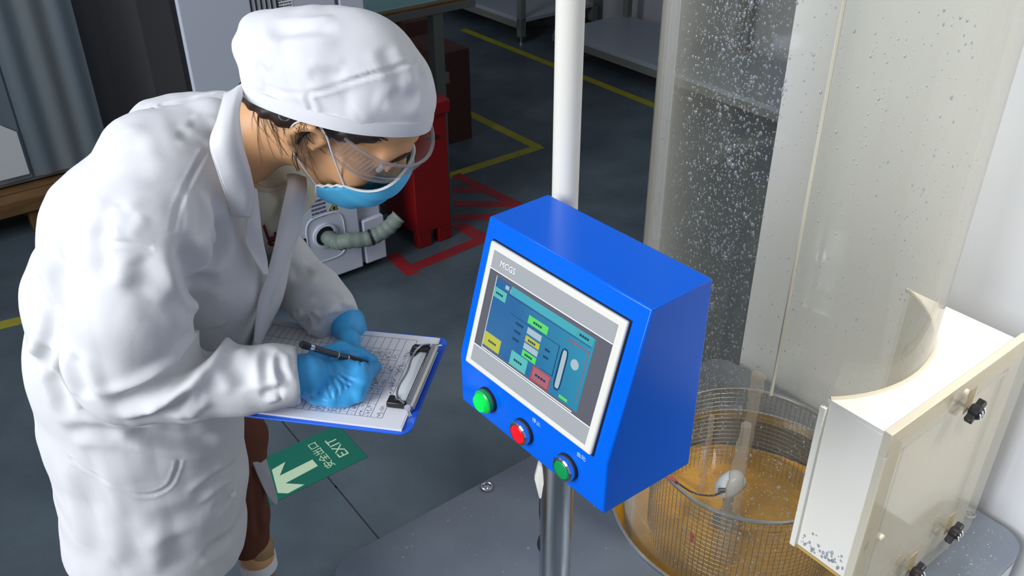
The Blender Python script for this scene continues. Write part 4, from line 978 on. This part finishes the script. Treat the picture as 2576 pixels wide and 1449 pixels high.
sheet('front_panel', [[(715, 560, 1.235), (740, 570, 1.25), (752, 586, 1.28)], [(698, 640, 1.235), (718, 645, 1.25), (732, 650, 1.29)], [(680, 700, 1.245), (700, 710, 1.26), (718, 720, 1.30)], [(662, 760, 1.255), (684, 765, 1.27), (705, 765, 1.31)], [(648, 815, 1.265), (664, 820, 1.28), (680, 815, 1.32)], [(630, 890, 1.28), (640, 890, 1.30), (650, 880, 1.33)]], M_coat, COAT, 8, 5)
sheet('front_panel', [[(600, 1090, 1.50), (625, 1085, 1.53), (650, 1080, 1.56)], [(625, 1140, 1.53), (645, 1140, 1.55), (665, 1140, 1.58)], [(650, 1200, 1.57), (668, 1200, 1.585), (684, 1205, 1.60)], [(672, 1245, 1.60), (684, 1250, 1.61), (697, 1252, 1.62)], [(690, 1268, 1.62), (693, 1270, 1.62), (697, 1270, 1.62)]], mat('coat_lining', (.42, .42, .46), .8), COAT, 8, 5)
for L in ([(566, 234, 1.085), (548, 300, 1.045), (530, 362, 1.03), (552, 440, 1.055), (575, 505, 1.10), (590, 540, 1.125), (628, 545, 1.135)], [(622, 545, 1.135), (619, 600, 1.15), (634, 640, 1.165), (664, 690, 1.185)], [(768, 446, 1.235), (770, 480, 1.22), (762, 525, 1.22), (752, 585, 1.22), (722, 650, 1.22), (696, 715, 1.225), (676, 772, 1.24)]):
    obj('seam', MB().tube(spline([atd(*p) for p in L], 6), .0015, 6), M_coat, COAT)
q = CS.hit(584, 1240)
if q is not None:
    d = N(CAMP-q); bt_ = obj('button', MB().lathe(q, d, [(.0065, -.002), (.0065, .002), (.005, .003), (.004, .0022), (0, .0022)], 20), M_bezel, COAT)
# cuff turn-up of the writing sleeve
#%%CAP
cp = SDF(.003)
def cs(L, k=.012): chain_px(cp, L, k)
cp.el(hd(-.002, 0, .052), HR3, (.100, .077, .090), .02)
cs([(668, 112, 1.12, 80), (745, 156, 1.11, 122), (830, 172, 1.10, 138), (915, 196, 1.11, 138), (976, 230, 1.13, 110)], .02)
cs([(745, 162, 1.18, 124), (860, 176, 1.19, 134), (940, 206, 1.19, 126)], .02)
cs([(700, 205, 1.11, 80), (800, 250, 1.09, 78), (900, 268, 1.09, 78), (985, 268, 1.12, 84)], .02)
p0, p1, p2 = atd(640, 226, 1.12), atd(800, 320, 1.04), atd(1072, 292, 1.18)
bn_ = N(np.cross(p1-p0, p2-p0)); bn_ = bn_ if bn_[2] < 0 else -bn_
cp.plane(p0, bn_, .004)
V, F = cp.mesh(3); nn = vnorm(V, F); sf = Surf(V, F)
def fl(L, wd, amp, ridge=-.5, taper=.25): fold(V, nn, sf.line(L), wd, amp, ridge, taper)
fl([(770, 236), (830, 222), (880, 205), (930, 190), (990, 172), (1050, 148)], .0030, -.0022, -.4, .05); fl([(620, 190), (700, 228), (770, 236)], .0030, -.001, -.4, .05)
for L, wd, am in (([(960, 110), (985, 160), (1020, 215)], .010, -.003), ([(1030, 120), (1050, 160), (1062, 215)], .009, -.0025), ([(665, 82), (760, 72), (860, 68)], .010, -.004), ([(770, 232), (785, 270), (792, 290)], .004, -.003), ([(770, 186), (820, 190), (880, 186)], .008, -.003), ([(980, 225), (1020, 250), (1060, 235)], .010, -.004), ([(850, 245), (900, 235), (960, 255)], .014, -.003), ([(640, 160), (680, 200)], .008, -.003)):
    fl(L, wd, am)
for k in range(7): fl([(880+12*k, 203-4*k), (876+12*k, 186-4*k)], .002, -.0012, -.4)
ridged(V, nn, .0022, .11, 22); wrinkle(V, nn, .0008, .08, 21); CAP = qobj('cap', V, F, M_cap, PRS)
# stitched brim band following the cut edge
be = SDF(.003)
cc_ = np.mean([p0, p1, p2], 0)
K = np.nonzero(np.abs((V-p0)@bn_) < .005)[0]
if len(K):
    Q = V[K]; ctr = Q.mean(0); ux = N(HF-bn_*(HF@bn_)); uy = np.cross(bn_, ux); an = np.arctan2((Q-ctr)@uy, (Q-ctr)@ux); P = []
    for k in range(73):
        a = -math.pi+2*math.pi*k/72; m = np.abs((an-a+math.pi) % (2*math.pi)-math.pi) < .09; r_ = np.linalg.norm(Q[m]-ctr, axis=1).max() if m.any() else .09
        d = ux*math.cos(a)+uy*math.sin(a); P.append((d, r_))
    rr = np.array([p[1] for p in P]); rr = np.convolve(np.concatenate([rr[-5:-1], rr, rr[1:5]]), np.ones(5)/5, 'same')[4:-4]
    off = (p0-ctr)@bn_; rows = [[ctr+bn_*(off+dz)+P[k][0]*(rr[k]+dr) for k in range(73)] for dz, dr in ((-.014, -.004), (-.013, .0022), (-.004, .0024), (.004, .001), (.004, -.008), (-.002, -.01))]
    obj('cap_band', MB().grid(rows), M_cap, CAP, smooth=60)
#%%FACE
# hair under the cap
hs_ = SDF(.0025)
def hp_(px, py, off=-.006):
    q = SKIN.hit(px, py); return None if q is None else q + ray(px, py)*(-off if off < 0 else off)*0 + ray(px, py)*.004
def hchain(L, r):
    P = [hp_(*p) for p in L]; P = [p for p in P if p is not None]
    if len(P) > 1: hs_.chain(P, [r]*len(P), .008)
hchain([(612, 240), (640, 262), (672, 280), (705, 296), (740, 308)], .009); hchain([(622, 228), (660, 250), (700, 272), (745, 298)], .012)
hchain([(818, 330), (850, 340), (890, 346), (940, 348)], .006); hchain([(820, 322), (870, 334), (940, 338)], .007)
if hs_.p:
    V, F = hs_.mesh(1); nn = vnorm(V, F); wrinkle(V, nn, .0008, .02, 40); HAIR = qobj('hair', V, F, M_hair, PRS)
    mb = MB(); rr = random.Random(5)
    for k in range(34):
        x0, y0 = rr.uniform(640, 770), 0; y0 = 268+(x0-640)*.36; L = []
        x1 = x0+rr.uniform(-10, 60); y1 = y0+rr.uniform(40, 150)
        for i in range(7):
            t = i/6; x = x0+(x1-x0)*t*t+6*math.sin(t*3+k); y = y0+(y1-y0)*t; q = SKIN.hit(x, y)
            if q is None: break
            L.append(q-ray(x, y)*.0012)
        if len(L) > 3: mb.tube(L, [.00038*(1-.8*i/len(L)) for i in range(len(L))], 4, False)
    for k in range(6):   # loose lock round the ear
        L = []
        for (x, y) in ((800, 322), (772, 330), (748, 352), (740, 392), (752, 428)):
            x += rr.uniform(-6, 6)+k*.8; y += rr.uniform(-5, 5); q = SKIN.hit(x, y)
            if q is None: q = atd(x, y, 1.09)
            L.append(q-ray(x, y)*.003)
        mb.tube(spline(L, 4), .00042, 4, False)
    for k in range(30):   # side hair before the ear
        x0 = rr.uniform(815, 930); L = []
        for i in range(5):
            t = i/4; x, y = x0+50*t, 330+24*t*(1 if k % 2 else .6)+rr.uniform(-1, 1); q = SKIN.hit(x, y)
            if q is not None: L.append(q-ray(x, y)*.0018)
        if len(L) > 3: mb.tube(L, .0009, 4, False)
    tag(obj('hair_strands', mb, M_hair, HAIR), kind='stuff')
    q = SKIN.hit(716, 289)
    if q is not None:
        d = N(CAMP-q); q = q+d*.017; u1 = N(np.cross(d, ZV)); u2 = np.cross(d, u1)
        hc_ = obj('hair_clip', MB().tube([q+(u1*math.cos(a)+u2*math.sin(a))*.0068 for a in np.linspace(0, 2*math.pi, 21)], .0011, 6, False), M_steel, HAIR)
        obj('clip_stone', MB().lathe(q, d, [(.0028, 0), (.002, .0012), (0, .0016)], 12), M_steel, hc_)
# eyes and brows
for s in (-1, 1):
    q = hd(.085, s*.031, .024); ey = obj('eye', MB().lathe(q, HF, [(.0115*math.sin(a), .0115*math.cos(a)) for a in np.linspace(math.pi*.75, 0.001, 10)], 20), mat('eye_white', (.75, .72, .68), .2), PRS)
    dn = N(HF*.9-HU*.43); obj('iris', MB().lathe(q+dn*.0098, dn, [(.0052, 0), (.005, .0016), (0, .0024)], 16), mat('iris', (.03, .015, .01), .15), ey)
    obj('eyelid', MB().tube([hd(.0935+.002*(1-abs(t)), s*(.031+.015*t), .030-.004*t*t) for t in np.linspace(-1, 1, 8)], .0028, 8), M_skin, ey)
    obj('lashes', MB().tube([hd(.0965+.001*(1-abs(t)), s*(.031+.015*t), .0265-.004*t*t) for t in np.linspace(-1, 1, 8)], .0010, 6), M_hair, ey)
    P = [hd(.098-.012*t*t, s*(.016+.036*t), .047+.004*math.sin(t*3)) for t in np.linspace(0, 1, 9)]
    obj('eyebrow', MB().tube(P, [.0018+.0022*math.sin(math.pi*(.2+.75*i/8)) for i in range(9)], 7, flat=.6), M_hair, PRS)
# face mask
def mpt(u_, v):
    cx = np.interp(v, [0, .2, .45, .75, .92, 1], [.118, .135, .131, .116, .094, .072]); cz = np.interp(v, [0, .2, .45, .75, .92, 1], [.014, -.008, -.046, -.088, -.114, -.120])
    sx = np.interp(v, [0, 1], [.072, .052]); sz = np.interp(v, [0, 1], [-.026, -.072]); a = abs(u_)
    k = 1-a**2.5; x = sx+(cx-sx)*k; z = sz+(cz-sz)*(1-a**1.6); y = math.copysign(math.sin(a*math.pi/2)**.9, u_)*(.066-.008*v)
    pl_ = .0016*math.sin(v*3*2*math.pi)*(1-a*.3)
    return hd(x+pl_, y, z-pl_*.4)
us = np.linspace(-1, 1, 33); vs_ = np.linspace(0, 1, 31)
FM = obj('face_mask', MB().grid([[mpt(a, v) for a in us] for v in vs_]), M_mask, PRS, smooth=80, solid=.0014)
def rimt(fn, r, nm, m=M_maskw): return obj(nm, MB().tube([fn(t) for t in np.linspace(0, 1, 30)], r, 6, flat=.5), m, FM)
for sgn in (-1, 1): rimt(lambda t: mpt(sgn, t), .0032, 'mask_edge')
rimt(lambda t: mpt(-1+2*t, 0), .0030, 'mask_edge'); rimt(lambda t: mpt(-1+2*t, 1), .0026, 'mask_edge')
for sgn in (-1, 1):
    a, b = mpt(sgn, 0), mpt(sgn, 1)
    L = spline([a, hd(.048, sgn*.069, -.006), hd(.022, sgn*.076, .020), hd(.008, sgn*.079, .034), hd(-.008, sgn*.080, .040), hd(-.022, sgn*.078, .030), hd(-.028, sgn*.076, .006), hd(-.020, sgn*.074, -.020), hd(.004, sgn*.071, -.040), b], 6)
    obj('ear_loop', MB().tube(L, .0013, 6), M_maskw, FM)
# goggles
def gpt(f_, z, dx=0.):
    a = math.radians(f_); return hd(.036+(.085+dx)*math.cos(a), (.071+dx)*math.sin(a), z)
GG = obj('goggles', MB().grid([[gpt(f_, zt_-(zt_-zb_)*j/8, .004*math.sin(math.pi*j/8)) for f_ in np.linspace(-98, 98, 49) for zt_, zb_ in [(.056-.010*abs(f_/98)**2, .004+.014*math.exp(-(f_/16)**2)+.004*abs(f_/98))]] for j in range(9)]), M_goggle, PRS, smooth=80)
fz = np.linspace(-98, 98, 49)
obj('goggle_rim', MB().tube([gpt(f_, .056-.010*abs(f_/98)**2, .001) for f_ in fz], .0022, 7), M_gogrim, GG)
obj('goggle_rim', MB().tube([gpt(f_, .004+.014*math.exp(-(f_/16)**2)+.004*abs(f_/98), .001) for f_ in fz], .0020, 7), M_gogrim, GG)
for s in (-1, 1):
    P = [gpt(s*98, .032), hd(.004, s*.073, .032), hd(-.018, s*.074, .028)]
    obj('temple', MB().tube(P, .0042, 8, flat=.35), M_gogrim, GG)
    for k in range(9): f_ = s*(62+4*k); obj('vent_rib', MB().tube([gpt(f_, .044, .001), gpt(f_, .014, .001)], .0007, 5), M_gogrim, GG)
    obj('hinge', MB().tube([gpt(s*58, .048, .002), gpt(s*58, .034, .003)], .0036, 8), M_gogrim, GG)
# ------------------------------------------------------------------ clipboard, paper, pen
Pa, Pb_ = atz(1130, 845, BZ), atz(1030, 1088, BZ); sb = N((Pa-Pb_)*[1, 1, 0]); WB = float(np.linalg.norm(Pa-Pb_)); lb = np.cross(ZV, sb); LBd = .315
if lb[0] > 0: lb = -lb
def cbp(l, s_, z=0.): return Pb_*[1, 1, 0] + lb*l + sb*s_ + ZV*(BZ+z)
KB = thing('clipboard', cbp(LBd/2, WB/2, -.008), 'blue clipboard held under the written form by the worker', 'clipboard')
def rr2(L_, W_, r, n=6):
    out = []
    for cl_, cs_, st in ((L_-r, W_-r, 0), (r, W_-r, 1), (r, r, 2), (L_-r, r, 3)):
        for k in range(n+1):
            a = math.pi/2*(st+k/n); out.append((cl_+r*math.cos(a), cs_+r*math.sin(a)))
    return out
obj('board', MB().prism([cbp(l, s_, -.0068) for l, s_ in rr2(LBd, WB, .016)], ZV*.0028), M_board, KB, bevel=.0006)
PW, PL, PI0, PS0 = .206, .290, .014, (WB-.206)/2
def ppz(l): return -.0004 + .010*max(0, (l-.20)/.09)**2
def ppp(l, s_, z=0.): return cbp(PI0+l, PS0+s_, ppz(l)+z)
PA = tag(obj('paper_form', MB().grid([[ppp(PL*i/24, PW*j/4) for j in range(5)] for i in range(25)]), M_paper, smooth=60, origin=cbp(.15, .1)), 'filled-in paper form lying on the blue clipboard', 'paper')
PB2 = obj('paper_stack', MB().prism([cbp(PI0+l, PS0+s_, -.0038) for l, s_ in ((-.002, -.003), (.20, -.001), (.20, PW+.001), (-.002, PW))], ZV*.0030), M_paper, PA)
mb = MB()
def rule(l0, s0_, l1, s1_, wd, n=1):
    for k in range(n):
        a = ppp(l0+(l1-l0)*k/n, s0_+(s1_-s0_)*k/n, .0003); b = ppp(l0+(l1-l0)*(k+1)/n, s0_+(s1_-s0_)*(k+1)/n, .0003); d = N(b-a); n_ = np.cross(ZV, d); mb.box((a+b)/2, (b-a)/2, n_*wd/2, ZV*.00008)
lrows = [.030, .046, .057, .068, .079, .090, .101, .112, .122]+[.132+.0095*k for k in range(15)]
for l in lrows: rule(l, .014, l, PW-.012, .0005)
for s_ in (.014, PW-.012): rule(.030, s_, lrows[-1], s_, .0006, 10)
for s_, l1 in ((.040, .122), (.062, .200), (.110, .09), (.140, .122), (.165, lrows[-1])): rule(.046, s_, l1, s_, .0004, 8)
tag(obj('ruled_table', mb, M_line, PA, smooth=0), kind='stuff')
mb = MB(); rr = random.Random(9)
def scrib(l, s0_, s1_, hgt):
    x = s0_
    while x < s1_:
        w_ = rr.uniform(.0022, .0040)
        for k in range(rr.randint(3, 5)):
            l0, s_ = l+rr.uniform(-1, 1)*hgt/2, x+rr.uniform(0, w_); l1, s1b = l0+rr.uniform(-1, 1)*hgt/2, s_+rr.uniform(-.7, .7)*w_
            a, b = ppp(l0, s_, .0004), ppp(l1, s1b, .0004)
            if np.linalg.norm(b-a) < .0006: continue
            d = N(b-a); mb.box((a+b)/2, (b-a)/2, np.cross(ZV, d)*.00022, ZV*.00006)
        x += w_+.0012
for i, l in enumerate(lrows[:9]):
    c = l+.0055
    scrib(c, .016, .036, .005)
    if i < 7: scrib(c, .066, .066+rr.uniform(.02, .036), .006); scrib(c, .114, .114+rr.uniform(.008, .022), .006); scrib(c, .144, .144+rr.uniform(.01, .018), .006)
scrib(lrows[8]+.005, .07, .10, .006); scrib(lrows[9]+.005, .07, .10, .006); scrib(.0385, .08, .13, .006)
tag(obj('handwriting', mb, M_ink, PA, smooth=0), kind='stuff')
# clip
CK = obj('clip_plate', MB().prism([cbp(l, s_, .0006) for l, s_ in ((.006, .045), (.034, .050), (.040, .085), (.040, WB-.085), (.034, WB-.050), (.006, WB-.045))], ZV*.0014), M_white, KB, bevel=.0004)
obj('clip_roll', MB().tube([cbp(.012, .040, .006), cbp(.012, WB-.040, .006)], .0062, 16), M_steel, KB)
obj('clip_lever', MB().tube(spline([cbp(.018, .042, .012), cbp(.030, .052, .014), cbp(.035, .075, .013), cbp(.033, WB/2, .012), cbp(.035, WB-.075, .013), cbp(.030, WB-.052, .014), cbp(.018, WB-.042, .012)], 6), .0016, 8), M_steel, KB)
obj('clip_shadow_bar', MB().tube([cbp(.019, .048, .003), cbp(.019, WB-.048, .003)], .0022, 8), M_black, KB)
for s_, g in ((.046, 1), (WB-.046, -1)):
    obj('clip_pad', MB().box(cbp(.030, s_, .006), lb*.012, sb*.0042, ZV*.0045), M_black, KB, bevel=.0015)
    obj('clip_pad', MB().box(cbp(.040, s_+g*.006, .005), lb*.0042, sb*.009, ZV*.0038), M_black, KB, bevel=.0015)
    obj('clip_stub', MB().tube([cbp(.010, s_-g*.012, .005), cbp(.006, s_-g*.018, .002)], .0022, 8), M_steel, KB)
# pen
tipp = atz(950, 924, BZ+.0006); best = None
for z in np.linspace(.01, .16, 120):
    t = atz(757, 866, BZ+z); d_ = abs(np.linalg.norm(t-tipp)-.148)
    if best is None or d_ < best[0]: best = (d_, t)
topp = best[1]; pd_ = N(topp-tipp); PLn = float(np.linalg.norm(topp-tipp))
PN = thing('pen', tipp, 'black gel pen held in the right blue glove', 'pen')
def seg(name, prof_, m): return obj(name, MB().lathe(tipp, pd_, [(r, h*PLn) for r, h in prof_], 20), m, PN, smooth=40)
seg('tip', [(0, 0), (.0006, .0), (.0016, .05), (.0028, .09)], M_steel); seg('grip', [(.0028, .09), (.0046, .16), (.0050, .40), (.0048, .41), (0, .41)], M_rubber)
seg('barrel', [(.0046, .41), (.0046, .88), (0, .88)], mat('smoky_barrel', (.05, .05, .06), .12)); seg('band', [(.0049, .42), (.0049, .435)], M_steel); seg('band', [(.0049, .86), (.0049, .905)], M_steel)
seg('end_cap', [(.0047, .905), (.0050, .92), (.0050, .985), (.0040, 1.0), (0, 1.0)], M_black)
seg('barrel_mark', [(.00475, .55), (.00475, .56)], M_white)
for o in SC.objects:
    if o.parent is None and 'label' in o:
        k = o.name.split('.')[0]
        g = {'floor_tape': 'floor marking tapes', 'eye_bolt': 'ring bolts on the machine platform', 'carton': 'cartons under the work bench', 'shelf_bench': 'shelf benches at the back', 'water_jet': 'streams of water in the tube'}.get(k)
        if g: o['group'] = g
